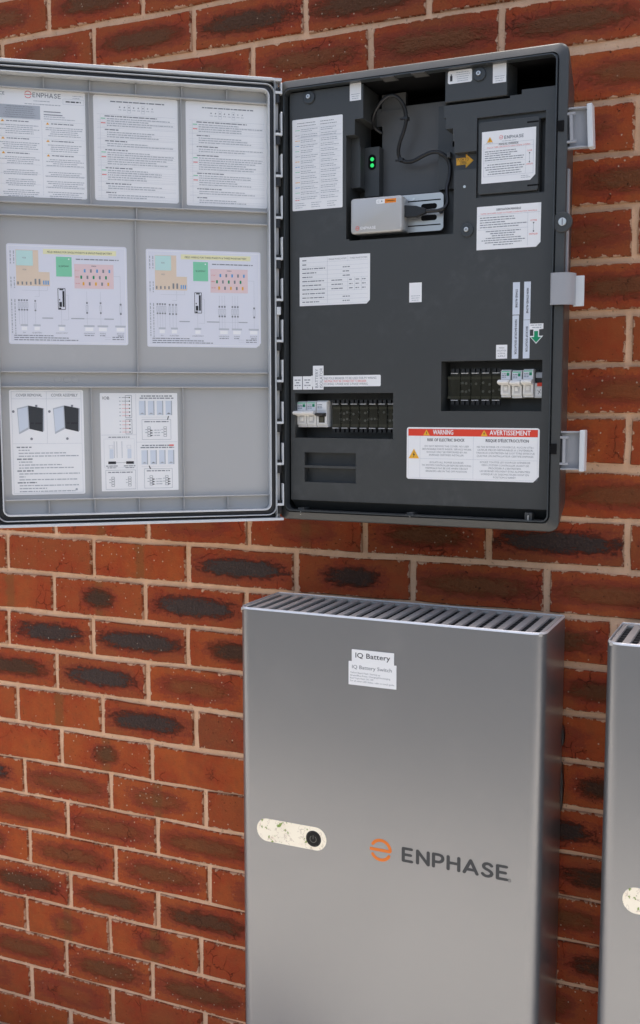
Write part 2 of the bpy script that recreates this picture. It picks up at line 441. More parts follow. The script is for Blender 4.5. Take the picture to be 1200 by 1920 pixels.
class Sticker(MB):
    """Label of width w and height h; (u, v) run 0..1 from its top left corner. The print is a thin layer on it."""
    def __init__(s, w, h, mat='sticker', r=0.0, notch=0.0, th=0.0004, y=0.0, edge=None):
        super().__init__(); s.w, s.h, s.th, s.y = w, h, th, y
        if notch:
            pts = [(0, -h), (w - notch, -h), (w, -h + notch), (w, 0), (0, 0)]
            if r: pts = rr_pts(0, w, -h, 0, (0.0001, r, r, r)); pts = [(w - notch, -h), (w, -h + notch)] + pts[7:]
        elif r: pts = rr_pts(0, w, -h, 0, r)
        else: pts = [(0, -h), (w, -h), (w, 0), (0, 0)]
        s.prism(pts, y - th, y, mat)
        s.k = 0
    def lay(s, lift=1):
        return s.y - s.th - 0.00012 * lift
    def P(s, u, v): return (u * s.w, -v * s.h)
    def rect(s, u0, v0, u1, v1, mat, lift=1):
        a, b = s.P(u0, v1), s.P(u1, v0)
        s.flat([(a[0], a[1]), (b[0], a[1]), (b[0], b[1]), (a[0], b[1])], s.lay(lift), mat)
    def poly(s, pts, mat, lift=1): s.flat([s.P(*p) for p in pts][::-1], s.lay(lift), mat)
    def line(s, u0, v0, u1, v1, wd, mat='ink_line', lift=1):
        a, b = Vector(s.P(u0, v0)), Vector(s.P(u1, v1)); t = (b - a).normalized(); n = Vector((-t.y, t.x)) * wd * 0.5
        s.flat([tuple(a - n), tuple(b - n), tuple(b + n), tuple(a + n)], s.lay(lift), mat)
    def frame(s, u0, v0, u1, v1, wd, mat='ink_line', lift=1):
        s.line(u0, v0, u1, v0, wd, mat, lift); s.line(u0, v1, u1, v1, wd, mat, lift)
        s.line(u0, v0, u0, v1, wd, mat, lift); s.line(u1, v0, u1, v1, wd, mat, lift)
    def dot(s, u, v, r, mat, lift=1, n=12):
        c = s.P(u, v); s.flat([(c[0] + r * math.cos(2 * math.pi * i / n), c[1] + r * math.sin(2 * math.pi * i / n)) for i in range(n)], s.lay(lift), mat)
    def text(s, u, v, string, cap, mat='ink', align='l', fit=None, rot=0, lift=1, bold=0.0):
        """cap = cap height in metres, (u, v) = left / centre / right end of the baseline; fit = width in metres"""
        vs, fs, wd = text_mesh(string); k = cap / CAP; sx = k if fit is None else fit / wd
        off = {'l': 0, 'c': -wd * sx / 2, 'r': -wd * sx}[align]; o = s.P(u, v)
        for db in ((0, 0),) if not bold else ((0, 0), (bold, 0), (bold * .5, bold * .5)):
            pts = []
            for x, z in vs:
                X, Z = x * sx + off + db[0], z * k + db[1]
                if rot == -90: X, Z = Z, -X
                if rot == 90: X, Z = -Z, X
                pts.append((o[0] + X, s.lay(lift), o[1] + Z))
            s.add(pts, fs, mat); lift += 0.3
    def words(s, u0, u1, v, th, mat='ink_faint', seed=0, align='l', fill=1.0):
        """a line of print too small to read: word-long dashes th metres high"""
        rn = random.Random(seed * 131 + int(v * 9973) + int(u0 * 997)); W = (u1 - u0) * s.w * fill; x = 0; items = []; th *= 0.82
        while x < W:
            l = th * rn.uniform(1.2, 5.5); l = min(l, W - x)
            if l > th * 0.5: items.append((x, l))
            x += l + th * rn.uniform(0.5, 0.9)
        o = s.P(u0, v); sh = 0 if align == 'l' else ((u1 - u0) * s.w - W) / 2
        for x, l in items:
            s.flat([(o[0] + sh + x, o[1] - th / 2), (o[0] + sh + x + l, o[1] - th / 2), (o[0] + sh + x + l, o[1] + th / 2), (o[0] + sh + x, o[1] + th / 2)], s.lay(), mat)
    def block(s, u0, u1, v0, v1, n, th, mat='ink_faint', seed=0, align='l', fills=None):
        for i in range(n):
            rn = random.Random(seed * 77 + i)
            f = fills[i] if fills else rn.uniform(0.6, 1.0)
            s.words(u0, u1, v0 + (v1 - v0) * (i + 0.5) / n, th, mat, seed + i, align, f)
    def warn(s, u, v, size, mark='ink'):
        """amber triangle with a flash"""
        c = s.P(u, v); a = size / 2
        s.flat([(c[0] - a, c[1] - a * .85), (c[0] + a, c[1] - a * .85), (c[0], c[1] + a * .9)], s.lay(2), 'amber')
        q = size * 0.07
        s.flat([(c[0] - q, c[1] - size * .36), (c[0] + q * 1.6, c[1] - size * .03), (c[0] + q * .2, c[1] - size * .03), (c[0] + q * 1.0, c[1] + size * .24), (c[0] - q * 1.6, c[1] - size * .10), (c[0] - q * .2, c[1] - size * .10)], s.lay(3), mark)
    def emblem(s, u, v, r, mat, wd, lift=1):
        """ring split by a bar, the maker's mark"""
        c = s.P(u, v); y = s.lay(lift)
        def arc(a0, a1, n=14):
            o = [(c[0] + (r) * math.cos(R(a0 + (a1 - a0) * i / n)), c[1] + r * math.sin(R(a0 + (a1 - a0) * i / n))) for i in range(n + 1)]
            i_ = [(c[0] + (r - wd) * math.cos(R(a0 + (a1 - a0) * i / n)), c[1] + (r - wd) * math.sin(R(a0 + (a1 - a0) * i / n))) for i in range(n + 1)]
            for k in range(n): s.flat([o[k], o[k + 1], i_[k + 1], i_[k]], y, mat)
            for e, aa in ((0, a0), (n, a1)):
                m_ = ((o[e][0] + i_[e][0]) / 2, (o[e][1] + i_[e][1]) / 2)
                s.flat([(m_[0] + wd / 2 * math.cos(2 * math.pi * q / 10), m_[1] + wd / 2 * math.sin(2 * math.pi * q / 10)) for q in range(10)], y - 0.00002, mat)
        arc(4, 148); arc(211, 329)
        b = s.P(u, v); h = wd / 2
        s.flat([(b[0] - r, b[1] - h), (b[0] + r - wd * .4, b[1] - h), (b[0] + r - wd * .4, b[1] + h), (b[0] - r, b[1] + h)], y - 0.00004, mat)
    def stroke_word(s, u, v, cap, mat, wd, gap=0.30, lift=1):
        """ENPHASE in round-ended strokes; (u, v) = left end of the baseline"""
        L = {'E': (0.62, [[(0.56, 1), (0, 1), (0, 0), (0.58, 0)], [(0, .51), (0.50, .51)]]),
             'N': (0.72, [[(0, 0), (0, 1), (0.72, 0), (0.72, 1)]]),
             'P': (0.62, [[(0, 0), (0, 1), (0.36, 1), (0.52, .95), (0.61, .83), (0.62, .69), (0.56, .53), (0.44, .43), (0.34, .40), (0, .40)]]),
             'H': (0.70, [[(0, 0), (0, 1)], [(0.70, 0), (0.70, 1)], [(0, .52), (0.70, .52)]]),
             'A': (0.84, [[(0, 0), (0.42, 1), (0.84, 0)], [(0.14, .27), (0.70, .27)]]),
             'S': (0.60, [[(0.57, .86), (0.47, .96), (0.31, 1), (0.15, .95), (0.06, .82), (0.08, .67), (0.18, .58), (0.42, .47), (0.55, .37), (0.60, .24), (0.53, .09), (0.38, .01), (0.22, 0), (0.08, .06), (0.0, .16)]])}
        o = s.P(u, v); x = 0; y = s.lay(lift); c = cap - wd; q = 0
        for ch in 'ENPHASE':
            w_, sts = L[ch]
            for st in sts:
                P_ = [Vector((o[0] + x + wd / 2 + a * c, o[1] + wd / 2 + b * c)) for a, b in st]
                for a, b in zip(P_, P_[1:]):
                    t_ = (b - a).normalized(); n_ = Vector((-t_.y, t_.x)) * wd / 2; q += 1
                    s.flat([tuple(a - n_), tuple(b - n_), tuple(b + n_), tuple(a + n_)], y - 0.000004 * (q % 20), mat)
                for a in P_:
                    q += 1
                    s.flat([(a.x + wd / 2 * math.cos(2 * math.pi * k / 10), a.y + wd / 2 * math.sin(2 * math.pi * k / 10)) for k in range(10)], y - 0.000004 * (q % 20) - 0.000002, mat)
            x += w_ * c + gap * cap + wd * 0.3
        return x

# ================================================================== the setting
# paving in front of the wall: pale slabs over soil, weeds in the joints
g = MB(); g.add([(-60, -60, -0.03), (60, -60, -0.03), (60, 12, -0.03), (-60, 12, -0.03)], [(0, 1, 2, 3)], 'soil')  # ground past the slabs is unseen, kept dark to dim the batteries' reflection
ground = g.build('ground'); ground['kind'] = 'structure'
pav = empty('paving', (0, 0, 0)); pav['kind'] = 'structure'
rn = random.Random(3)
joints = []
yy = -0.06
row = 0
while yy > -2.0:
    dep = rn.uniform(0.34, 0.5)
    xx = -4.2 + rn.uniform(-0.3, 0.3)
    while xx < 4.6:
        wd = rn.uniform(0.36, 0.62)
        b = MB()
        x0, x1, y0, y1 = xx + 0.007, xx + wd - 0.007, yy - dep + 0.007, yy - 0.007
        j = lambda: rn.uniform(-0.006, 0.006)
        q = [(x0 + j(), y0 + j()), (x1 + j(), y0 + j()), (x1 + j(), y1 + j()), (x0 + j(), y1 + j())]
        dz = rn.uniform(-0.003, 0.003)
        ins = [(x + (0.006 if i in (0, 3) else -0.006), y + (0.006 if i in (0, 1) else -0.006)) for i, (x, y) in enumerate(q)]
        b.loops([[(x, y, -0.028) for x, y in q], [(x, y, -0.005 + dz) for x, y in q], [(x, y, dz) for x, y in ins]], 'paving', cap1=True)
        b.build('paver', pav)
        joints.append((xx, yy - rn.uniform(0.05, dep)))
        xx += wd
    yy -= dep; row += 1
wd_ = MB()
for (x, y) in joints:
    if -2.4 < x < 2.2 and -2.6 < y < -0.9 and rn.random() < 0.75:
        for k in range(rn.randint(5, 16)):
            a = rn.uniform(0, 6.28); l = rn.uniform(0.015, 0.05); px, py = x + rn.gauss(0, 0.012), y + rn.gauss(0, 0.03)
            dx, dy = math.cos(a) * l, math.sin(a) * l; w = l * 0.22
            h = rn.uniform(0.2, 0.9) * l
            wd_.add([(px, py, 0), (px + dx * .5 - dy * w / l, py + dy * .5 + dx * w / l, h), (px + dx, py + dy, h * .8), (px + dx * .5 + dy * w / l, py + dy * .5 - dx * w / l, h)], [(0, 1, 2, 3)], 'weed_leaf')
weeds = wd_.build('weeds'); weeds['kind'] = 'stuff'; weeds['label'] = 'low green weeds in the joints of the pale paving'; weeds['category'] = 'weeds'

# ------------------------------------------------------------------ brick wall
PITCH_X, COURSE = 0.24, 0.0864
BH, JT = 0.0755, 0.0109
wall = empty('brick_wall', (0.6, 0.0, 0.0))
tag(wall, 'red brick wall with peach mortar and dark burnt patches behind the cabinets', 'wall')
WX = 0.6
XW0, XW1 = -3.2, 4.2
NTOP = -9                                     # topmost course
b = MB()
b.box(XW0 - WX, XW1 - WX, 0.0052, 0.11, -0.2, G - (NTOP - 0.5) * COURSE, 'mortar')
b.build('mortar', wall)
# where the upright joints fall, in brick lengths, for courses that show them
PERPS = {-2: (0, [0.063, 1.021]), -1: (0, [-0.46, 0.523, 1.5, 2.499, 3.488]), 0: (0, [0.03, 1.03, 2.035, 3.035, 4.036]),
         10: (0, [-0.018, 0.979, 1.967, 3.001, 4.001, 5.012]), 11: (0, [-0.575, 0.396, 1.373, 2.4, 3.408, 4.444]),
         12: (0, [-0.052, 0.936]), 13: (0, [-0.592, 0.369, 1.367]), 14: (0, [-0.046, 0.946]), 15: (0, [-0.511, 0.456, 1.435]),
         16: (0, [-0.016, 0.974]), 17: (0, [-0.457, 0.527, 1.517]), 18: (0, [0.034, 1.018]), 19: (0, [-0.421, 0.562, 1.55]),
         20: (0, [0.042, 1.009]), 21: (0, [-0.479, 0.485, 1.453]), 22: (0, [-0.022, 0.938]), 23: (0, [-0.452, 0.491])}
def course_z(n):
    k = n + (0.06 if 9 <= n <= 16 else 0.0)
    if n > 17: k = n - 0.045 * (n - 17)
    if n < 1: k = n - 0.07
    return G - k * COURSE
# burnt marks seen on single bricks: (burn, brown, oval length, band)
LOOK = {(-2, -1): (.5, .7, .5, 0), (-2, 0): (.62, .6, .75, 0), (-2, 1): (.4, .6, .7, 0), (-1, 0): (.5, .6, .55, 0), (-1, 1): (.62, .6, .85, 0), (-1, 2): (.72, .6, .9, 0),
        (-1, 3): (.66, .7, .95, 0), (0, 1): (.5, .7, .7, 0), (0, 2): (.5, .5, .8, 0), (0, 3): (.5, .8, .95, 0), (0, 4): (.6, .6, .95, 0), (1, 5): (.5, .2, .7, 0), (1, 4): (.5, .2, .7, 0),
        (2, 4): (.45, .35, .6, 0), (3, 5): (.55, .35, .8, 0), (4, 4): (.4, .7, .8, 0), (5, 5): (.55, .45, .8, 0), (6, 4): (.1, .45, .3, 1), (7, 5): (.4, .3, .7, 0), (8, 4): (.3, .15, .4, 0), (9, 5): (.5, .3, .9, 0),
        (10, -1): (.05, .3, .2, 0), (10, 0): (.1, .4, .2, 1), (10, 1): (.25, .6, .5, 0), (10, 2): (.3, .6, .4, 1), (10, 3): (.6, .6, .7, 0), (10, 4): (1.0, .8, .95, 0),
        (11, 0): (.05, .55, .2, 0), (11, 1): (.0, .2, .2, 1), (11, 2): (1.0, .85, .8, 0), (11, 3): (.8, .5, .45, 0), (11, 4): (.5, .35, .9, 0), (11, 5): (.45, .3, .9, 0), (11, -1): (.1, .6, .2, 0),
        (12, -1): (.02, .25, .2, 1), (12, 0): (.75, .4, .30, 1), (12, 1): (.98, .6, .80, 0), (13, -1): (.2, .4, .3, 0), (13, 0): (.9, .55, .75, 0), (13, 1): (1.0, .6, .85, 0), (13, 2): (.75, .3, .55, 0),
        (14, -1): (.72, .4, .8, 0), (14, 0): (.98, .65, .75, 0), (14, 1): (.42, .15, .7, 0), (15, -1): (.6, .35, .3, 0), (15, 0): (.0, .2, .2, 1), (15, 1): (.9, .55, .8, 0), (15, 2): (.1, .95, .2, 0),
        (16, -1): (.0, .1, .2, 0), (16, 0): (.6, .2, .22, 1), (16, 1): (.1, .1, .2, 0), (17, -1): (.9, .3, .6, 0), (17, 0): (.45, .4, .85, 0), (17, 1): (.4, .25, .5, 1), (17, 2): (.1, .5, .3, 0),
        (18, -1): (.5, .2, .8, 0), (18, 0): (.42, .35, .85, 0), (18, 1): (.5, .15, .9, 0), (19, -1): (.5, .1, .4, 0), (19, 0): (.48, .1, .8, 0), (19, 1): (.5, .15, .75, 0), (19, 2): (.3, .3, .4, 0),
        (20, -1): (.66, .3, .8, 0), (20, 0): (.6, .2, .8, 0), (20, 1): (.66, .3, .85, 0), (21, -1): (.4, .3, .3, 0), (21, 0): (.35, .2, .3, 1), (21, 1): (.5, .2, .3, 1), (21, 2): (.1, .3, .3, 1),
        (22, -1): (.5, .4, .8, 0), (22, 0): (.55, .3, .75, 0), (22, 1): (.55, .4, .8, 0), (23, -1): (.2, .6, .4, 0), (23, 0): (.2, .6, .7, 0), (23, 1): (.1, .6, .5, 0),
        (12, 4): (.6, .3, .8, 0), (13, 4): (.9, .3, .9, 0), (14, 4): (.2, .2, .5, 0), (15, 4): (.3, .4, .6, 0), (16, 4): (.95, .3, .7, 0), (17, 4): (.75, .3, .6, 0), (18, 4): (.5, .4, .8, 0), (19, 4): (.1, .2, .5, 0)}
def brick_mesh(k):
    rn = random.Random(50 + k); b = MB(); hx, hz = 0.1146, BH / 2
    j = lambda a=0.0013: rn.uniform(-a, a)
    pts = [(-hx + j(), -hz + j()), (-hx * .35, -hz + j(.0022)), (hx * .4, -hz + j(.0022)), (hx + j(), -hz + j()), (hx + j(), hz * .1), (hx + j(), hz + j()),
           (hx * .3, hz + j(.0022)), (-hx * .4, hz + j(.0022)), (-hx + j(), hz + j()), (-hx + j(), -hz * .1)]
    ins = [(x * 0.985, z * 0.955) for x, z in pts]
    b.loops([lp(pts, 0.03), lp(pts, 0.0022 + abs(j())), lp(ins, 0.0)], 'brick', cap1=True)
    o = b.build('brick'); me = o.data
    bpy.data.objects.remove(o)
    return me
BM = [brick_mesh(k) for k in range(8)]
rn = random.Random(11)
rest = []                                     # bricks beyond the picture, joined below
def put_brick(n, i, xa, xb):
    """brick i of course n between upright joints xa and xb (brick lengths)"""
    x0, x1 = xa * PITCH_X + JT / 2, xb * PITCH_X - JT / 2
    near = -0.8 <= x0 and x1 <= 1.75 and -3 <= n <= 24
    look = LOOK.get((n, i)) or (rn.choice((0, .2, .4, .5, .5, .6, .75, .9)), rn.uniform(0.05, .7), rn.uniform(.3, .95), 1 if rn.random() < .2 else 0)
    me = BM[rn.randrange(8)]
    if not near:
        rest.append((x0, x1, course_z(n))); return
    o = bpy.data.objects.new('brick', me); scene.collection.objects.link(o)
    o.parent = wall
    o.location = ((x0 + x1) / 2 - WX + 0, rn.uniform(-0.0012, 0.0010), course_z(n) + rn.uniform(-.0008, .0008))
    o.rotation_euler = (0, R(rn.uniform(-.35, .35)), R(rn.uniform(-.3, .3)))
    o.scale = ((x1 - x0) / 0.2292, 1, 1)
    o.color = look
for n in range(NTOP, 25):
    off = 0.0 if n % 2 == 0 else -0.5
    i0, ps = PERPS.get(n, (0, [off]))
    P_ = list(ps)
    i_first = 0
    while P_[-1] * PITCH_X < XW1: P_.append(P_[-1] + 1.0 + rn.uniform(-.008, .008))
    while P_[0] * PITCH_X > XW0: P_.insert(0, P_[0] - 1.0 + rn.uniform(-.008, .008)); i_first -= 1
    for k in range(len(P_) - 1):
        if P_[k] * PITCH_X >= XW0 - .02 and P_[k + 1] * PITCH_X <= XW1 + .02: put_brick(n, i_first + k, P_[k], P_[k + 1])
b = MB()
for (x0, x1, z) in rest:
    b.box(x0 - WX, x1 - WX, 0.0, 0.02, z - BH / 2, z + BH / 2, 'far_brick')
t = NT('far_brick')
v = t.obj(); a = t.noise(v, 9, 5, 0.6); c2 = t.noise(v, 60, 4, 0.7)
t.l(t.mix(t.ss(c2, .4, .8), t.mix(a, (0.46, 0.10, 0.022), (0.28, 0.075, 0.03)), (0.2, 0.09, 0.04)), t.b.inputs['Base Color'])
t.b.inputs['Roughness'].default_value = 0.85
t.bump(c2, 0.6, 0.002)
rb = b.build('outer_bricks', wall); rb['kind'] = 'stuff'

# ================================================================== batteries
BX, BW, BZT, BF, BB, BHGT = 0.5468, 0.5580, G - 0.9919, -0.1827, -0.018, 0.93
def battery():
    root = empty('battery', (BX, 0, BZT - BHGT))
    H = BHGT; dF, dB = BF, BB
    rf, rb_ = 0.024, 0.004
    def foot(ins):
        # footprint counter-clockwise from above: back-left, front-left, front-right, back-right
        out = []
        for (cx, cy, a0, r) in ((rf, dF + rf, 180, rf), (BW - rf, dF + rf, 270, rf), (BW - rb_, dB - rb_, 0, rb_), (rb_, dB - rb_, 90, rb_)):
            q = max(r - ins, 0.0008)
            for i in range(9):
                a = R(a0 + 90 * i / 8)
                out.append((cx + q * math.cos(a), cy + q * math.sin(a)))
        return out
    def L(ins, z): return [(x, y, z) for x, y in foot(ins)]
    b = MB()
    b.loops([L(0, 0), L(0, H - 0.0036)], 'battery_paint', cap0=True)
    b.build('casing', root, smooth=True)
    b = MB()  # upper edge of the casing, its highlight put in as pale silver
    b.loops([L(0, H - 0.0036), L(0.0003, H - 0.0020), L(0.0010, H - 0.0006), L(0.0020, H), L(0.0028, H - 0.0006), L(0.0032, H - 0.012)], 'edge_glint')
    b.build('top_edge', root, smooth=True)
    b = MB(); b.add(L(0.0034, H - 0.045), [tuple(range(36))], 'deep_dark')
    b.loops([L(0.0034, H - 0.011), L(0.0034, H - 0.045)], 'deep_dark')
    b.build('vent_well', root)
    # grille: bars from front to back over a comb of cross pieces
    x0, x1, y0, y1 = 0.0050, BW - 0.0050, dF + 0.0045, dB - 0.005
    zt = H - 0.0018
    fr_ = MB()
    fr_.box(x0, x1, y0, y0 + 0.004, zt - 0.005, zt, 'grille'); fr_.box(x0, x1, y1 - 0.009, y1, zt - 0.005, zt, 'grille')
    fr_.build('grille_frame', root, bevel=0.0008)
    n = 23; p = (x1 - x0) / n
    for i in range(n + 1):
        bb = MB(); w = 0.0118 if 0 < i < n else 0.0070
        xc = x0 + i * p
        if i == 0: xc = x0 + w / 2
        if i == n: xc = x1 - w / 2
        bb.box(-w / 2, w / 2, -(y1 - y0 - 0.016) / 2, (y1 - y0 - 0.016) / 2, -0.005, 0, 'grille')
        o = bb.build('grille_bar', root, loc=(xc, (y0 + y1) / 2 - 0.001, zt + 0.0002 + random.uniform(-.0002, .0002)), bevel=0.0008)
    cb = MB()
    k = 8
    for j in range(k):
        yj = y0 + 0.014 + (y1 - y0 - 0.028) * j / (k - 1)
        cb.box(x0 + .004, x1 - .004, yj - 0.0022, yj + 0.0022, zt - 0.012, zt - 0.0055, 'comb_dark')
    cb.build('grille_comb', root)
    return root
bat = battery()
tag(bat, 'silver wall battery with vent grille, white name labels and orange and black logo', 'battery', 'wall batteries')
def b_loc(px, py):                              # battery face -> casing coordinates
    x, z = on_y(px, py, BF); return x - BX, z - (BZT - BHGT)
def face_rect(px):                              # four pixel corners TL TR BR BL -> x0, ztop, w, h
    q = [b_loc(*p) for p in px]
    x0 = (q[0][0] + q[3][0]) / 2; x1 = (q[1][0] + q[2][0]) / 2; z1 = (q[0][1] + q[1][1]) / 2; z0 = (q[2][1] + q[3][1]) / 2
    return x0, z1, x1 - x0, z1 - z0
# status window and power button
(xa, za), (xb, zb) = b_loc(482, 1551), b_loc(612, 1578)
zc = (za + zb) / 2; hh = 0.0215
w = MB()
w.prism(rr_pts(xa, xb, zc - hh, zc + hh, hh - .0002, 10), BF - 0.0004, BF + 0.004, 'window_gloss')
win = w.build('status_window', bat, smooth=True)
xbtn, zbtn = b_loc(588, 1574)
w = MB()
w.disc(xbtn, zc - .0005, 0.0150, BF - 0.0009, BF + 0.002, 'black_plastic', 32)
w.disc(xbtn, zc - .0005, 0.0124, BF - 0.0020, BF + 0.002, 'button_black', 32)
btn = w.build('power_button', bat, bevel=0.0004)
ic = Sticker(0.02, 0.02, 'button_black', th=0.00002, y=0)
n = 16
for k in range(n):
    a0, a1 = R(125 + 290 * k / n), R(125 + 290 * (k + 1) / n)
    ro, ri = 0.0068, 0.0055
    ic.flat([(0.01 + ro * math.cos(a0), -0.01 + ro * math.sin(a0)), (0.01 + ro * math.cos(a1), -0.01 + ro * math.sin(a1)), (0.01 + ri * math.cos(a1), -0.01 + ri * math.sin(a1)), (0.01 + ri * math.cos(a0), -0.01 + ri * math.sin(a0))], ic.lay(), 'icon_dim')
ic.rect(0.467, 0.14, 0.533, 0.5, 'icon_dim', 1.2)
ic.build('power_symbol', bat, loc=(xbtn - 0.01, BF - 0.0021, zc - .0005 + 0.01))
# maker's mark
lx, lz = b_loc(753, 1617); lx2, lz2 = b_loc(948, 1649)
ex_, ez_ = b_loc(714, 1595)
cap = (b_loc(760, 1590)[1] - b_loc(760, 1618)[1])
lg = Sticker(0.02, 0.02, 'logo_orange', th=0.00001)
lg.v.clear(); lg.f.clear(); lg.m.clear(); lg.slots.clear()
zmid = (lz + lz2) / 2 - 0.0005
er = 0.0205
lg.emblem((ex_ - lx) / .02, -(zmid - lz + cap / 2) / .02, er, 'logo_orange', 0.0056)
wd0 = cap * 0.185
length = lg.stroke_word(0, -(zmid - lz) / .02, cap, 'logo_dark', wd0, gap=0.235)
want = lx2 - lx
base_k = [q[0] for q in lg.v]
lg.v = [(q[0] * want / (length - 0.28 * cap) if q[0] > -0.002 else q[0], q[1], q[2]) for q in lg.v]
nrg = 16
rc = (want + 0.0062, (zmid - lz) + 0.002)
for k in range(nrg):
    a0, a1 = 2 * math.pi * k / nrg, 2 * math.pi * (k + 1) / nrg
    lg.flat([(rc[0] + .003 * math.cos(a0), rc[1] + .003 * math.sin(a0)), (rc[0] + .003 * math.cos(a1), rc[1] + .003 * math.sin(a1)), (rc[0] + .0023 * math.cos(a1), rc[1] + .0023 * math.sin(a1)), (rc[0] + .0023 * math.cos(a0), rc[1] + .0023 * math.sin(a0))], -0.0001, 'logo_dark')
lg.text((rc[0] - .0011) / .02, -(rc[1] - .0014) / .02, 'R', 0.0028, 'logo_dark')
lg.build('logo', bat, loc=(lx, BF - 0.0001, lz))
# name labels
x0, z1, w_, h_ = face_rect([(660, 1217.5), (739, 1224.5), (739, 1247), (660, 1240)])
s = Sticker(w_, h_, 'sticker', th=0.0012, r=0.0006)
s.text(0.09, 0.66, 'lQ Battery', h_ * 0.42, 'ink', fit=w_ * 0.82, bold=0.0003)
s.build('name_label', bat, loc=(x0, BF, z1))
x0, z1, w_, h_ = face_rect([(654, 1239.5), (743.5, 1247.5), (743.5, 1292), (654, 1283.5)])
s = Sticker(w_, h_, 'sticker', th=0.0012, r=0.0006)
s.text(0.075, 0.30, 'lQ Battery Switch', h_ * 0.155, 'ink_soft', fit=w_ * 0.83, bold=0.00015)
for i, (tx, ft) in enumerate((('Yellow Rapid Flash: Starting up', .63), ('Green/Blue Pulse: Charging/Discharging', .84), ('Red Triple Flash: DC Off', .49), ('For all other LED States, refer to install guide.', .93))):
    s.text(0.035, 0.505 + i * 0.118, tx, h_ * 0.07, 'ink_soft', fit=w_ * ft)
lab2 = s.build('switch_label', bat, loc=(x0, BF, z1))
# fixings between the casing and the wall
def bracket(parent, zc, ln):
    m_ = MB()
    pts = []
    for i in range(13):
        a = math.pi * i / 12
        pts.append((BW - 0.002 + 0.005 * math.sin(a), zc - ln * math.cos(a)))
    pts = [(BW - 0.03, zc - ln)] + pts + [(BW - 0.03, zc + ln)]
    m_.prism(pts, BB - 0.003, BB + 0.012, 'black_plastic')
    m_.build('wall_bracket', parent, bevel=0.002)
bracket(bat, b_loc(1040, 1440)[1] , 0.018)
bracket(bat, b_loc(1040, 1545)[1] , 0.045)
bat_o = empty('battery', (BX + 0.6530, 0, BZT - BHGT - 0.004))
tag(bat_o, 'silver wall battery at the right edge, cut off by the picture', 'battery', 'wall batteries')
for ch in list(bat.children):
    if ch.name.split('.')[0] in ('name_label', 'switch_label'): continue
    c = ch.copy(); scene.collection.objects.link(c); c.parent = bat_o

# ================================================================== system controller
X0, X1, ZT, ZB, YF = 0.6235, 1.1193, G - 0.080, G - 0.8301, -0.170
YP = -0.161                                    # face of the cover panel inside the rim
ctl = empty('system_controller', (X0, 0, ZB))
tag(ctl, 'open charcoal control cabinet with grey labelled door swung left, above the battery', 'control cabinet')
CW, CH = X1 - X0, ZT - ZB
def c_loc(px, py, y=YP):
    x, z = on_y(px, py, y); return x - X0, z - ZB
# housing: tapered tub with a rounded front rim
b = MB()
def hl(ins, y, r=0.016, tap=0.0):
    return lp(rr_pts(ins + tap, CW - ins - tap, ins + tap, CH - ins - tap, r, 7), y)
b.loops([hl(0, -0.012, 0.012, 0.021), hl(0, YF + 0.030, 0.015, 0.003), hl(0, YF + 0.007), hl(0.0008, YF + 0.0050), hl(0.0025, YF + 0.0040), hl(0.0135, YF - 0.0004, 0.012)], 'charcoal', cap0=True)
housing = b.build('housing', ctl, smooth=True)
b = MB()
b.loops([hl(0.0135, YF - 0.0004, 0.012), hl(0.0140, YF + 0.006, 0.012), hl(0.0155, YF + 0.006, 0.011), hl(0.0158, YF - 0.0035, 0.011), hl(0.0178, YF - 0.0035, 0.010), hl(0.0180, YF + 0.012, 0.010)], 'charcoal_smooth')
b.build('rim_lip', ctl, smooth=True)
b = MB()
b.loops([hl(0.0180, YF + 0.0118, 0.010), hl(0.0181, -0.035, 0.010)], 'black_inside', cap1=True)
b.build('tub_lining', ctl)

# ---- cover panel: one stepped moulding, heights painted cell by cell (depth in metres behind the face, None = open)
px0, px1 = c_loc(544.5, 560)[0], CW - 0.0205
pz1 = CH - 0.0205
pz0 = c_loc(780, 946)[1]
def rect_c(xa, ya, xb, yb, y=YP):
    """pixel box -> panel rectangle (slanting edges are taken at the middle of each side)"""
    xm, ym = (xa + xb) / 2, (ya + yb) / 2
    return c_loc(xa, ym, y)[0], c_loc(xb, ym, y)[0], c_loc(xm, yb, y)[1], c_loc(xm, ya, y)[1]
REG = []
def reg(xa, ya, xb, yb, depth, y=YP, top=None):
    r = list(rect_c(xa, ya, xb, yb, y))
    if top: r[3] = pz1 + 0.001
    REG.append((r, depth))
def reg2(l, t_, r_, b_, depth):
    """each edge = (pixel, depth of the plane it is seen on); the other coordinate is the middle of the region"""
    xm, ym = (l[0] + r_[0]) / 2, (t_[0] + b_[0]) / 2
    REG.append(([c_loc(l[0], ym, YP + l[1])[0], c_loc(r_[0], ym, YP + r_[1])[0], c_loc(xm, b_[0], YP + b_[1])[1], c_loc(xm, t_[0], YP + t_[1])[1]], depth))
reg(681, 110, 1060, 172, None, top=True)                # open void along the top
reg(681, 150, 835, 200, None)
reg2((681, 0), (199, .062), (836, 0), (252, 0), 0.062)  # deep bay
reg2((649, 0), (252, 0), (848, 0), (442, 0), 0.062)
reg2((716, .064), (175, .062), (760, .062), (206, .062), 0.064)   # tab of the bay floor
reg2((822, .040), (199, .040), (835, 0), (268, .0), 0.040)
reg2((822, .036), (266, 0), (851, 0), (436, 0), 0.036)
reg2((649, 0), (252, 0), (687, .022), (352, .022), 0.022)         # stepped shoulder
reg2((686, .05), (235, .05), (716, .06), (277, .042), None)
reg2((684, .042), (276, .042), (711, .042), (372, .042), 0.042)   # lamp column
reg2((655, 0), (365, .048), (850, 0), (445, 0), 0.048)            # bay of the module
reg(835, 110, 957, 191.5, None, top=True)
reg(833, 191, 960, 214, 0.0)
reg(957, 110, 979, 178, None, top=True)
reg(957, 179, 979, 214, 0.0)
reg(979, 110, 1060, 163, None, top=True)
